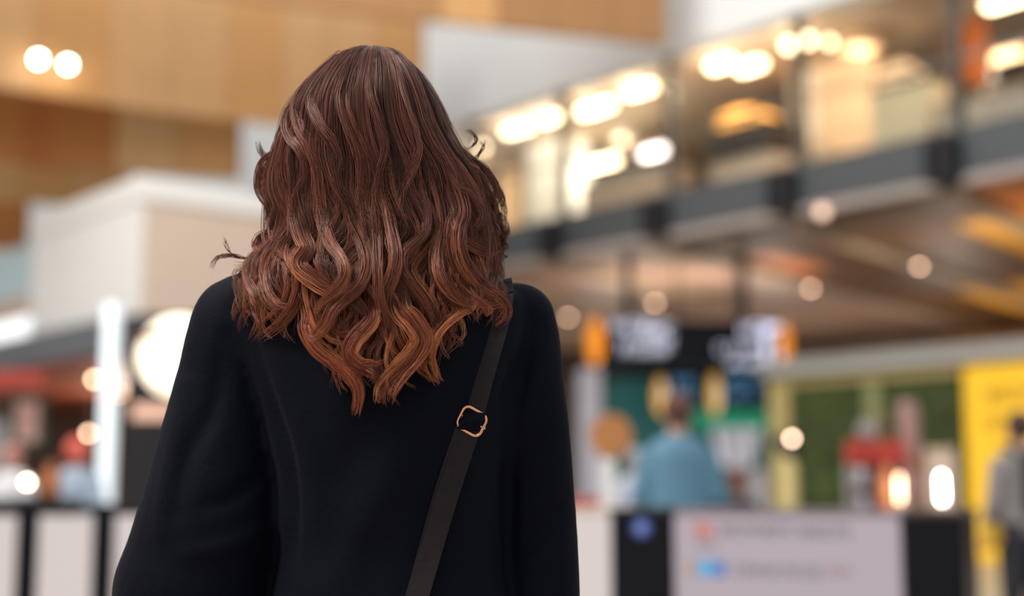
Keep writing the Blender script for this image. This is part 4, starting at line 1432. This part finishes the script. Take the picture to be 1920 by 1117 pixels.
def person(label, px, Y, face, h, shirt, trousers, hair_rgb, arms=((-1, 0.0), (1, 0.0)), hat=None, long_hair=False, name='person'):
    """standing figure; face = heading in degrees (0 looks away from the camera); arms: forward swing of each hand (m)"""
    c = atY(px, 910, Y)
    k = h / 1.72
    root = empty(name, (c[0], Y, 0), label, 'person')
    root.rotation_euler = (0, 0, math.radians(face))
    S = lambda *p: np.array(p) * k
    b = MB()
    head(b, S(0, 0.02, 1.60), 0.115 * k)
    b.tube([S(0, 0.005, 1.54), S(0, 0, 1.44), S(0, 0, 1.36), S(0, 0, 1.18), S(0, 0, 1.02), S(0, 0, 0.9)], [0.055 * k, 0.06 * k, 0.13 * k, 0.15 * k, 0.14 * k, 0.155 * k], 20, flat=0.65, side=(0, 1, 0))
    sh, tr = MB(), MB()
    sh.tube([S(0, 0, 1.47), S(0, 0, 1.43), S(0, 0, 1.36), S(0, 0, 1.2), S(0, 0, 1.02), S(0, 0, 0.86)], [0.07 * k, 0.155 * k, 0.19 * k, 0.185 * k, 0.18 * k, 0.19 * k], 24, flat=0.64, side=(0, 1, 0))
    for sd, swing in arms:
        a0, a1 = S(sd * 0.17, 0, 1.38), S(sd * 0.235, -0.02 + swing * 0.2, 1.10)
        a2 = S(sd * 0.25, 0.05 + swing, 0.86 + abs(swing) * 0.5)
        b.tube([a0, a1, a2], [0.045 * k, 0.038 * k, 0.026 * k], 12)
        fingers(b, a2, (a2 - a1), (0, -1, 0.2), (-sd, 0, 0), k)
        sh.tube([a0, a1, a1 + (a2 - a1) * 0.85], [0.068 * k, 0.058 * k, 0.046 * k], 16)
    for sd in (-1, 1):
        L = [S(sd * 0.09, 0, 0.92), S(sd * 0.1, 0.01, 0.5), S(sd * 0.105, -0.01, 0.08)]
        b.tube(L, [0.085 * k, 0.058 * k, 0.04 * k], 14)
        b.tube([S(sd * 0.105, -0.05, 0.045), S(sd * 0.115, 0.14, 0.04)], 0.036 * k, 10)
        tr.tube([S(sd * 0.085, 0, 0.94), S(sd * 0.1, 0.01, 0.5), S(sd * 0.105, -0.01, 0.07)], [0.115 * k, 0.085 * k, 0.065 * k], 18)
    lpart('body', remeshed(b.mesh('body'), 0.009 * k, 3), M_skin, root)
    so = lpart('shirt', remeshed(sh.mesh('shirt'), 0.012 * k, 4), shirt, root)
    lpart('trousers', tr.mesh('trousers', True), trousers, root)
    for sd in (-1, 1):
        q = MB().tube([S(sd * 0.105, -0.075, 0.045), S(sd * 0.11, 0.0, 0.05), S(sd * 0.115, 0.19, 0.03)], [0.04 * k, 0.05 * k, 0.03 * k], 12)
        lpart('shoe', q.mesh('shoe', True), M_black, root)
    q = MB()
    q.ball(S(0, -0.012, 1.628), 0.112 * k, (0.84, 0.98, 0.98), 24, 16)
    if long_hair:
        q.tube([S(0, -0.05, 1.62), S(0, -0.075, 1.52), S(0, -0.09, 1.4)], [0.085 * k, 0.08 * k, 0.05 * k], 16)
    bm = q.bm
    bmesh.ops.delete(bm, geom=[v for v in bm.verts if v.co.y > 0.055 * k and v.co.z < 1.665 * k], context='VERTS')
    lpart('hair', q.mesh('hair', True), mat('hair_%d_%d_%d' % hair_rgb, hair_rgb, 0.5, vary=0.2, scale=30), root)
    if hat is not None:
        q = MB().ball(S(0, -0.012, 1.632), 0.128 * k, (0.88, 1.0, 1.0), 24, 16)
        bmesh.ops.delete(q.bm, geom=[v for v in q.bm.verts if v.co.y > 0.06 * k and v.co.z < 1.665 * k], context='VERTS')
        lpart('hood', q.mesh('hood', True), hat, root)
    return root, k


M_jeans = mat('dark_trousers', (34, 36, 44), 0.8)
M_ltblue = mat('light_blue_shirt', (100, 142, 166), 0.8, vary=0.08)
M_grey = mat('grey_hoodie', (150, 142, 140), 0.85)
M_navy = mat('navy_jacket', (34, 42, 58), 0.8)
M_lilac = mat('pale_lilac_shirt', (196, 196, 212), 0.8)
M_wshirt = mat('white_shirt', (232, 230, 234), 0.8)
M_pblue = mat('pale_blue_jacket', (176, 192, 212), 0.8)
M_coral = mat('coral_hood', (226, 104, 88), 0.8)

person('person in a light blue shirt seen from behind under the small hanging signs', 1272, 8.4, 0, 1.67, M_ltblue, M_jeans, (92, 52, 44), ((-1, 0.12), (1, 0.12)))
person('person in a dark navy jacket beside the one in light blue', 1384, 9.4, -20, 1.24, M_navy, M_jeans, (120, 76, 62))
person('person in a pale lilac shirt standing behind the one in light blue', 1192, 11.2, 15, 1.42, M_lilac, M_jeans, (150, 140, 140))
gp, gk = person('person in a grey hoodie with a dark backpack in front of the yellow panel', 1916, 9.6, 12, 1.62, M_grey, M_jeans, (70, 36, 30), ((-1, 0.02), (1, 0.02)))
bp_c = gp.location
bpk = empty('backpack', (bp_c[0] + 0.09, bp_c[1] - 0.24, 0.95), 'dark backpack on the person in the grey hoodie', 'backpack')
part('pack', M_dark, bpk, lambda m: m.box((bp_c[0] + 0.09, bp_c[1] - 0.24, 1.14), (0.30, 0.17, 0.44), math.radians(12), 0.06), True)
part('pocket', M_black, bpk, lambda m: m.box((bp_c[0] + 0.10, bp_c[1] - 0.345, 1.06), (0.22, 0.05, 0.2), math.radians(12), 0.02), True)
for q in (-1, 1):
    part('strap', M_black, bpk, lambda m: m.tube([(bp_c[0] + 0.02 + q * 0.09, bp_c[1] - 0.17, 1.33), (bp_c[0] + 0.0 + q * 0.1, bp_c[1] - 0.09, 1.385), (bp_c[0] - 0.02 + q * 0.1, bp_c[1] + 0.02, 1.395)], 0.018, 8), True)
yb = atY(1862, 1004, 9.5)
bt = empty('yellow_pouch', yb - np.array([0, 0, 0.08]), 'small yellow pouch hanging by the arm of the person in grey', 'pouch')
part('pouch', mat('yellow_pouch', (206, 160, 44), 0.6), bt, lambda m: m.ball(yb, 0.075, (0.9, 0.5, 1.05)), True)
part('loop', M_black, bt, lambda m: m.tube([yb + np.array([-0.03, 0, 0.07]), yb + np.array([-0.01, 0, 0.15]), yb + np.array([0.03, 0, 0.07])], 0.008, 8), True)
person('person with a coral red hood and pale blue jacket beside the bright column', 142, 12.0, 10, 1.50, M_pblue, M_jeans, (90, 60, 50), hat=M_coral)
person('person in a white shirt at the edge of the left shop', 22, 12.6, -10, 1.48, M_wshirt, M_jeans, (196, 130, 116))

# ------------------------------------------------------------------ right: counters and screen
C0, C1 = np.array([0.20, 7.35]), np.array([2.4, 6.35])
CD = (C1 - C0) / np.linalg.norm(C1 - C0)
CN = np.array([-CD[1], CD[0]])          # away from the camera
CANG = math.atan2(CD[1], CD[0])


def cpar(px):
    """distance along the counter line seen at photo column px"""
    r = ray(px, 960)
    k = np.linalg.solve(np.array([[r[0], -CD[0]], [r[1], -CD[1]]]), C0)
    return float(k[1])


def cbox(m, a, b, d0, d1, z0, z1, bevel=0.0):
    c = C0 + CD * (a + b) / 2 + CN * (d0 + d1) / 2
    m.box((c[0], c[1], (z0 + z1) / 2), (b - a, d1 - d0, z1 - z0), CANG, bevel)


def cpt(a, d, z):
    c = C0 + CD * a + CN * d
    return np.array([c[0], c[1], z])


a, b_ = cpar(1050), cpar(1145)
e = empty('counter', cpt((a + b_) / 2, 0.2, 0), 'counter with a glowing white front beside the coat sleeve', 'counter')
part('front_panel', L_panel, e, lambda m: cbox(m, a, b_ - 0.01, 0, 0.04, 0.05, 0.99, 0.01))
part('body', M_dark, e, lambda m: cbox(m, a, b_ - 0.01, 0.041, 0.5, 0, 0.99))
part('counter_top', M_greige, e, lambda m: cbox(m, a, b_ - 0.005, -0.02, 0.52, 0.991, 1.02, 0.008))
a, b_ = cpar(1146), cpar(1258)
e = empty('counter', cpt((a + b_) / 2, 0.2, 0), 'black counter with a small round blue emblem', 'counter')
part('body', M_navyblk, e, lambda m: cbox(m, a, b_, 0.0, 0.5, 0, 0.985, 0.01))
part('counter_top', M_dark, e, lambda m: cbox(m, a, b_, -0.02, 0.52, 0.986, 1.02, 0.008))
mid = cpar(1203)
c = cpt(mid, -0.001, 0.925)
U3, N3 = np.array([CD[0], CD[1], 0]), np.array([CN[0], CN[1], 0])
part('emblem', mat('blue_emblem', (60, 76, 140), 0.5, emit=(70, 90, 160), power=0.35), e, lambda m: m.prism([(0.045 * math.cos(q), 0.045 * math.sin(q)) for q in np.linspace(0, 2 * math.pi, 25)[:-1]], c, U3, Z_, -N3, 0.006), label='round blue emblem')
part('emblem_core', mat('pale_blue_emblem', (120, 136, 184), 0.5, emit=(120, 136, 184), power=0.3), e, lambda m: m.prism([(0.018 * math.cos(q), 0.022 * math.sin(q)) for q in np.linspace(0, 2 * math.pi, 17)[:-1]], c - N3 * 0.007, U3, Z_, -N3, 0.004))
a, b_ = cpar(1260), cpar(1690)
e = empty('display_screen', cpt((a + b_) / 2, 0.1, 0), 'wide pale lavender display screen with coloured icons and grey text', 'screen')
part('casing', mat('grey_mauve_casing', (120, 104, 106), 0.5), e, lambda m: cbox(m, a, b_, 0.012, 0.14, 0.1, 1.02, 0.012))
part('screen', L_screen, e, lambda m: cbox(m, a + 0.012, b_ - 0.012, 0.0, 0.011, 0.2, 0.985))
part('base', M_dark, e, lambda m: cbox(m, a + 0.1, b_ - 0.1, -0.05, 0.3, 0, 0.099, 0.01))


def on_screen(nm, m, x0, x1, y0, y1, rnd=False, sd=None, kind=False):
    a0, a1 = cpar(x0), cpar(x1)
    Yq = C0[1] + CD[1] * a0
    z1_, z0_ = atY(x0, y0, Yq)[2], atY(x0, y1, Yq)[2]
    o = cpt(a0, -0.0005, z0_)
    if sd is not None:
        kpart(nm, m, e, lambda q: glyphs(q, o, U3, Z_, -N3, a1 - a0, z1_ - z0_, sd, 0.001))
    else:
        W, H = a1 - a0, z1_ - z0_
        part(nm, m, e, lambda q: q.prism([(W / 2 + W / 2 * math.copysign(abs(math.cos(t)) ** 0.5, math.cos(t)), H / 2 + H / 2 * math.copysign(abs(math.sin(t)) ** 0.5, math.sin(t))) for t in np.linspace(0, 2 * math.pi, 33)[:-1]], o, U3, Z_, -N3, 0.001))


scr = lambda n_, c_, p_: mat('screen_' + n_, c_, 0.5, emit=c_, power=p_, vary=0)
on_screen('icon', mat('screen_salmon', (110, 70, 64), 0.5, emit=(214, 140, 132), power=0.55, vary=0), 1298, 1340, 980, 1008)
on_screen('text_line', mat('screen_ink', (60, 52, 60), 0.6, vary=0), 1350, 1600, 984, 1004, sd=51)
on_screen('text_line', mat('screen_ink', (60, 52, 60), 0.6, vary=0), 1300, 1340, 1016, 1026, sd=52)
on_screen('icon', mat('screen_cyan', (50, 90, 110), 0.5, emit=(96, 176, 224), power=0.7, vary=0), 1302, 1340, 1050, 1080)
on_screen('icon', mat('screen_blue', (40, 60, 100), 0.5, emit=(84, 116, 190), power=0.7, vary=0), 1332, 1360, 1052, 1080)
on_screen('icon', mat('screen_peach', (110, 88, 74), 0.5, emit=(214, 168, 146), power=0.5, vary=0), 1284, 1304, 1052, 1080)
on_screen('text_line', mat('screen_ink', (60, 52, 60), 0.6, vary=0), 1376, 1540, 1060, 1078, sd=53)
on_screen('text_line', mat('screen_red', (110, 40, 46), 0.5, emit=(180, 84, 92), power=0.3, vary=0), 1544, 1604, 1062, 1080, sd=54)
a, b_ = cpar(1692), cpar(1806)
e = empty('counter', cpt((a + b_) / 2, 0.2, 0), 'black counter at the end of the display screen', 'counter')
part('body', M_navyblk, e, lambda m: cbox(m, a, b_, 0.0, 0.5, 0, 0.985, 0.01))
part('counter_top', mat('dark_walnut_top', (54, 36, 30), 0.4), e, lambda m: cbox(m, a, b_ + 0.01, -0.02, 0.52, 0.986, 1.02, 0.008))

# display table behind, with goods
YD = 12.0
A, B = atY(1560, 962, YD), atY(1800, 962, YD)
zt = A[2]
tb = empty('display_table', ((A[0] + B[0]) / 2, YD + 0.1, 0), 'dark display table holding red and pale goods in front of the hedge', 'table')
part('table_top', M_dark, tb, lambda m: m.box(((A[0] + B[0]) / 2, YD + 0.15, zt - 0.02), (B[0] - A[0], 0.7, 0.04), 0, 0.008))
for qx in (A[0] + 0.05, B[0] - 0.05):
    for qy in (YD - 0.15, YD + 0.45):
        part('leg', M_steel, tb, lambda m: m.box((qx, qy, (zt - 0.04) / 2), (0.05, 0.05, zt - 0.041)))


def good(name, x0, x1, y0, Y, depth, build, label, cat):
    a_, b2 = atY(x0, 962, Y), atY(x1, y0, Y)
    e_ = empty(name, ((a_[0] + b2[0]) / 2, Y, zt), label, cat)
    build(e_, (a_[0] + b2[0]) / 2, Y, b2[0] - a_[0], b2[2] - zt)


def rack(e_, x, y, w_, h_):
    part('header', mat('red_header', (176, 52, 40), 0.5), e_, lambda m: m.box((x, y, zt + h_ - 0.1), (w_, 0.14, 0.2), 0, 0.02))
    for q in (-1, 1):
        part('side', M_grey, e_, lambda m: m.box((x + q * (w_ / 2 - 0.015), y, zt + (h_ - 0.2) / 2), (0.03, 0.16, h_ - 0.201)))
    part('back', mat('dark_red_board', (110, 52, 48), 0.6), e_, lambda m: m.box((x, y + 0.08, zt + (h_ - 0.2) / 2), (w_ - 0.06, 0.02, h_ - 0.202)))
    part('shelf', M_grey, e_, lambda m: m.box((x, y, zt + 0.22), (w_ - 0.062, 0.14, 0.015)))


good('display_rack', 1590, 1692, 826, YD + 0.2, 0.2, rack, 'small red topped display rack on the dark table', 'rack')


def jar(e_, x, y, w_, h_, zb=None, m1=None):
    zb = zt if zb is None else zb
    part('jar_body', m1 or M_lav, e_, lambda m: m.lathe((x, y, zb), [(w_ * 0.42, 0), (w_ * 0.5, h_ * 0.1), (w_ * 0.5, h_ * 0.7), (w_ * 0.36, h_ * 0.84)], 20), True)
    part('lid', M_white, e_, lambda m: m.lathe((x, y, zb + h_ * 0.841), [(w_ * 0.38, 0), (w_ * 0.38, h_ * 0.15)], 20), True)


for px, zb, lab in ((1612, zt + 0.229, 'white lidded jar on the shelf of the red rack'), (1616, zt + 0.001, 'white lidded jar at the bottom of the red rack')):
    c = atY(px, 900, YD + 0.2)
    e_ = empty('jar', (c[0], YD + 0.2, zb), lab, 'jar')
    jar(e_, c[0], YD + 0.2, 0.13, 0.15, zb)
c = atY(1662, 900, YD + 0.03)
e_ = empty('bottle', (c[0], YD + 0.03, zt), 'tall orange bottle in front of the red rack', 'bottle')
part('bottle_body', mat('orange_bottle', (232, 150, 100), 0.4), e_, lambda m: m.lathe((c[0], YD + 0.03, zt), [(0.055, 0), (0.06, 0.04), (0.06, 0.26), (0.03, 0.34), (0.026, 0.40)], 20), True)
part('cap', mat('red_cap', (170, 60, 40), 0.4), e_, lambda m: m.lathe((c[0], YD + 0.03, zt + 0.401), [(0.03, 0), (0.03, 0.05)], 16), True)
c = atY(1707, 900, YD + 0.34)
e_ = empty('vase', (c[0], YD + 0.34, zt), 'tall slim pink grey vase behind the orange bottle', 'vase')
part('vase_body', mat('pink_grey_vase', (168, 128, 120), 0.5), e_, lambda m: m.lathe((c[0], YD + 0.34, zt), [(0.07, 0), (0.085, 0.05), (0.085, 0.88), (0.075, 0.95)], 24), True)
part('collar', mat('rust_collar', (150, 76, 54), 0.5), e_, lambda m: m.lathe((c[0], YD + 0.34, zt + 0.36), [(0.09, 0), (0.092, 0.05), (0.09, 0.1)], 24), True)
c = atY(1762, 900, YD + 0.36)
e_ = empty('carton', (c[0], YD + 0.36, zt), 'pale beige carton behind the bright tube lamp', 'box')
part('box', M_greige, e_, lambda m: m.box((c[0], YD + 0.36, zt + 0.26), (0.25, 0.12, 0.52), 0, 0.008))
part('lid', M_beige, e_, lambda m: m.box((c[0], YD + 0.36, zt + 0.536), (0.26, 0.13, 0.03), 0, 0.006))
c = atY(1627, 800, YD + 0.2)
e_ = empty('plush_toy', (c[0], YD + 0.2, zt + 0.62), 'grey rounded soft toy sitting on the red rack header', 'toy')
zr = atY(1640, 826, YD + 0.2)[2]
e_.location = (c[0], YD + 0.2, zr)
part('toy_body', M_grey, e_, lambda m: m.ball((c[0], YD + 0.2, zr + 0.085), 0.1, (0.95, 0.7, 0.86)), True)
part('toy_head', mat('brown_toy', (120, 84, 66), 0.8), e_, lambda m: m.ball((c[0] + 0.12, YD + 0.2, zr + 0.12), 0.075, (0.8, 0.8, 1.0)), True)
for px, y0, m_, r_, lab in ((1686, 892, L_candle, 0.014, 'softly glowing tube lamp beside the orange bottle'), (1765, 890, L_tube, 0.018, 'brilliant white tube lamp in front of the beige carton')):
    c = atY(px, y0, YD - 0.14)
    hh = c[2] - zt - 0.1
    e_ = empty('tube_lamp', (c[0], YD - 0.14, zt), lab, 'lamp')
    part('base', M_greige, e_, lambda m: m.lathe((c[0], YD - 0.14, zt), [(0.08, 0), (0.08, 0.02), (0.03, 0.05), (0.03, 0.1)], 20), True)
    part('glass_tube', m_, e_, lambda m: m.lathe((c[0], YD - 0.14, zt + 0.1), [(r_ * 0.6, 0), (r_, 0.02), (r_, hh - 0.03), (r_ * 0.6, hh)], 20), True)

# floor lamp and lollipop sign
c = atY(1485, 822, 13.0)
e = empty('floor_lamp', (c[0], 13.0, 0), 'floor lamp with a small round bulb on a dark head', 'lamp')
part('bulb', lamp('floor', (255, 214, 184), 22.0), e, lambda m: m.ball(c, 0.022), True)
part('lamp_head', M_black, e, lambda m: m.tube([c + np.array([-0.12, 0.05, 0.02]), c + np.array([-0.02, 0.05, -0.13]), c + np.array([0.06, 0.05, -0.22])], [0.07, 0.08, 0.04], 14), True)
part('pole', M_ygold, e, lambda m: m.lathe((c[0] - 0.02, 13.06, 0.03), [(0.075, 0), (0.075, c[2] - 0.2)], 14), True)
part('base', M_dark, e, lambda m: m.lathe((c[0] - 0.02, 13.06, 0), [(0.2, 0), (0.2, 0.029)], 20), True)
c = atY(1145, 816, 9.8)
e = empty('round_sign', (c[0], 9.8, 0), 'round tan sign on a white post beside the coat sleeve', 'sign')
part('disc', mat('tan_disc', (190, 126, 70), 0.6), e, lambda m: m.prism([(0.145 * math.cos(q), 0.15 * math.sin(q)) for q in np.linspace(0, 2 * math.pi, 37)[:-1]], c, X_, Z_, -NF, 0.04))
part('post', M_white, e, lambda m: m.box((c[0] - 0.02, 9.83, (c[2] - 0.16) / 2), (0.1, 0.06, c[2] - 0.161), 0, 0.01))
part('foot', M_dark, e, lambda m: m.box((c[0] - 0.02, 9.83, 0.012), (0.4, 0.3, 0.023), 0, 0.008))
c = atY(1100, 940, 10.5)
e = empty('stool', (c[0], 10.5, 0), 'red topped stool beside the round tan sign', 'stool')
part('seat', mat('red_seat', (176, 60, 58), 0.6), e, lambda m: m.lathe((c[0], 10.5, c[2] - 0.05), [(0.14, 0), (0.16, 0.03), (0.15, 0.08)], 24), True)
for q in range(4):
    an = math.pi / 4 + q * math.pi / 2
    part('leg', M_steel, e, lambda m: m.tube([(c[0] + 0.17 * math.cos(an), 10.5 + 0.17 * math.sin(an), 0), (c[0] + 0.1 * math.cos(an), 10.5 + 0.1 * math.sin(an), c[2] - 0.051)], 0.015, 8))

# ------------------------------------------------------------------ left: barriers, shop, lights
YB = 8.6
zb = atY(100, 944, YB)[2]
for k, (x0, x1, lab) in enumerate(((-75, 56, 'pale barrier panel at the open end of the row'), (56, 198, 'pale barrier panel between two dark posts'), (198, 345, 'pale barrier panel half hidden by the coat sleeve'))):
    A, B = atY(x0, 950, YB), atY(x1, 950, YB)
    pw = 0.065
    e = empty('barrier', ((A[0] + B[0]) / 2, YB, 0), lab, 'barrier', 'pale barrier panels in a row')
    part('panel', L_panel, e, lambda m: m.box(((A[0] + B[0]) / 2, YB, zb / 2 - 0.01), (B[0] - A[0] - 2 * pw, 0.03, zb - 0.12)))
    part('post', M_navyblk, e, lambda m: m.box((A[0] + pw / 2, YB, zb / 2), (pw - 0.002, 0.07, zb), 0, 0.008))
    part('post', M_navyblk, e, lambda m: m.box((B[0] - pw / 2, YB, zb / 2), (pw - 0.002, 0.07, zb), 0, 0.008))
    part('rail', M_dark, e, lambda m: m.box(((A[0] + B[0]) / 2, YB, zb - 0.03), (B[0] - A[0] - 2 * pw, 0.05, 0.06)))

A, B = atY(190, 880, 18.0), atY(222, 572, 18.0)
e = empty('light_column', ((A[0] + B[0]) / 2, 18, 0), 'tall narrow bright white light column beside the dark wall', 'light')
part('tube', lamp('column', (230, 240, 246), 0.85), e, lambda m: m.box(((A[0] + B[0]) / 2, 18, B[2] / 2 + 0.1), (B[0] - A[0], 0.3, B[2] - 0.2), 0, 0.03))
part('base', M_steel, e, lambda m: m.box(((A[0] + B[0]) / 2, 18, 0.1), (B[0] - A[0] + 0.1, 0.4, 0.198)))
A, B = atY(228, 935, 17.6), atY(470, 590, 17.6)
e = empty('sign_wall', ((A[0] + B[0]) / 2, 17.7, 0), 'dark charcoal sign wall carrying the big glowing globe', 'wall')
part('board', M_dark, e, lambda m: m.box(((A[0] + B[0]) / 2, 17.75, B[2] / 2), (B[0] - A[0], 0.3, B[2]), 0, 0.02))
part('name_strip', mat('pink_strip', (214, 172, 152), 0.5, emit=(226, 180, 158), power=0.35), e, lambda m: pbox(m, 246, 330, 758, 786, 17.58, 0.019, 0.004))
c = atY(336, 668, 16.8)
e = empty('globe_lamp', c, 'large glowing white globe lamp with a thin brown ring', 'lamp')
part('globe', L_globe, e, lambda m: m.ball(c, 0.47, u=40, v=24), True)
zr = 0.20
part('ring', mat('brown_ring', (150, 96, 60), 0.5), e, lambda m: m.tube([(c[0] + 0.437 * math.cos(t), c[1] + 0.437 * math.sin(t), c[2] + zr) for t in np.linspace(0, 2 * math.pi, 49)[:-1]], 0.05, 8, closed=True), True)
part('bracket', M_steel, e, lambda m: m.tube([c + np.array([0, 0.44, 0]), c + np.array([0, 0.785, 0])], 0.05, 10))

e = empty('window_30', bl(6, 0.3, 3.56), kind='structure')
part('pane', lamp('sky_low', (236, 240, 242), 1.1), e, lambda m: bbox(m, 4.3, 12.0, 0.4, 0.44, 3.6, 4.1))
part('pane', mat('grey_blue_pane', (150, 166, 170), 0.3, emit=(160, 176, 180), power=0.35), e, lambda m: bbox(m, 4.9, 12.0, 0.4, 0.44, 4.5, 5.4))
part('frame', M_brown, e, lambda m: bbox(m, 4.15, 4.85, 0.38, 0.5, 4.2, 5.5))
part('frame', M_greige, e, lambda m: bbox(m, 4.86, 12.0, 0.38, 0.5, 4.11, 4.49))

for x0, x1, y0, y1, Yq, m_, nm, lab, cat in (
        (-30, 82, 694, 728, 22.5, mat('red_fascia', (168, 58, 44), 0.5, emit=(190, 60, 44), power=0.03), 'shop_sign', 'red shop sign strip under the rust ceiling', 'sign'),
        (16, 84, 738, 836, 23.2, mat('green_frame', (24, 64, 48), 0.5), 'poster', 'green framed pink poster in the left shop', 'poster')):
    A, B = atY(x0, y1, Yq), atY(x1, y0, Yq)
    e = empty(nm, ((A[0] + B[0]) / 2, Yq, A[2]), lab, cat)
    part('board', m_, e, lambda m: pbox(m, x0, x1, y0, y1, Yq, 0.08, 0.01))
    if nm == 'poster':
        part('print', mat('pink_print', (206, 160, 150), 0.6, vary=0.3, scale=2), e, lambda m: pbox(m, x0 + 12, x1 - 12, y0 + 14, y1 - 10, Yq - 0.012, 0.011))
        part('stand', M_dark, e, lambda m: [m.box((q, Yq + 0.04, A[2] / 2), (0.05, 0.05, A[2])) for q in [(A[0] + B[0]) / 2]])
    else:
        part('hanger', M_dark, e, lambda m: m.box(((A[0] + B[0]) / 2, Yq + 0.04, (B[2] + 2.98) / 2 + 0.002), (0.04, 0.04, max(0.02, 2.98 - B[2]))))
for px, py, Yq, r_, pw, lab in ((176, 711, 16.0, 0.025, 22.0, 'small warm bulb on a slim pole before the rust shop ceiling'), (166, 812, 15.0, 0.025, 18.0, 'small warm bulb on a slim pole beside the coral hood'), (236, 470, 20.0, 0.02, 1.0, None)):
    if lab is None:
        continue
    c = atY(px, py, Yq)
    e = empty('pole_lamp', (c[0], c[1], 0), lab, 'lamp')
    part('bulb', lamp('bulb_%d' % px, (255, 210, 170), pw), e, lambda m: m.ball(c, r_), True)
    part('pole', M_mull, e, lambda m: m.tube([np.array([c[0], c[1], 0.0]), c + np.array([0, 0, -r_])], 0.015, 6))
    part('foot', M_mull, e, lambda m: m.lathe((c[0], c[1], 0), [(0.15, 0), (0.15, 0.02)], 16))
for u_, lab in ((3.0, 'flush ceiling lamp added in the left shop near the bright column'), (7.5, 'flush ceiling lamp added in the left shop above the green framed poster')):
    p = bl(u_, 3.0, 2.98)  # added lamps that brighten the left shop
    e = empty('ceiling_light', p, lab, 'ceiling light')
    part('lens', L_warm2, e, lambda m: m.lathe(p + np.array([0, 0, -0.06]), [(0.12, 0), (0.16, 0.03)], 20))
    part('ring', M_steel, e, lambda m: m.lathe(p + np.array([0, 0, -0.03]), [(0.18, 0), (0.18, 0.03)], 20))
    point_lamp('lamp_light', p + np.array([0, 0, -0.7]), 130, (1, 0.84, 0.7))
c0 = atY(60, 934, 11.0)
A, B = atY(-30, 934, 11.0), atY(128, 934, 11.0)
e = empty('side_counter', ((A[0] + B[0]) / 2, 11.2, 0), 'low dark side counter with a round lamp and amber bottle on it', 'counter')
part('counter_top', M_dark, e, lambda m: m.box(((A[0] + B[0]) / 2, 11.15, c0[2] - 0.02), (B[0] - A[0], 0.5, 0.04), 0, 0.008))
part('body', M_navyblk, e, lambda m: m.box(((A[0] + B[0]) / 2, 11.17, (c0[2] - 0.041) / 2), (B[0] - A[0] - 0.06, 0.42, c0[2] - 0.041)))
c = atY(51, 904, 11.1)
e = empty('table_lamp', (c[0], 11.1, c0[2]), 'small round glowing lamp on the side counter', 'lamp')
part('bulb', lamp('table', (255, 220, 186), 40.0), e, lambda m: m.ball(c, 0.02), True)
part('base', M_steel, e, lambda m: m.lathe((c[0], 11.1, c0[2]), [(0.05, 0), (0.05, 0.02), (0.02, 0.03), (0.02, c[2] - c0[2] - 0.018)], 16), True)
c = atY(97, 900, 11.15)
e = empty('bottle', (c[0], 11.15, c0[2]), 'amber brown bottle on the side counter', 'bottle')
part('bottle_body', mat('amber_bottle', (176, 104, 58), 0.3), e, lambda m: m.lathe((c[0], 11.15, c0[2]), [(0.06, 0), (0.07, 0.03), (0.07, 0.18), (0.03, 0.24), (0.028, 0.28)], 20), True)
part('cap', M_dark, e, lambda m: m.lathe((c[0], 11.15, c0[2] + 0.281), [(0.032, 0), (0.032, 0.03)], 16), True)
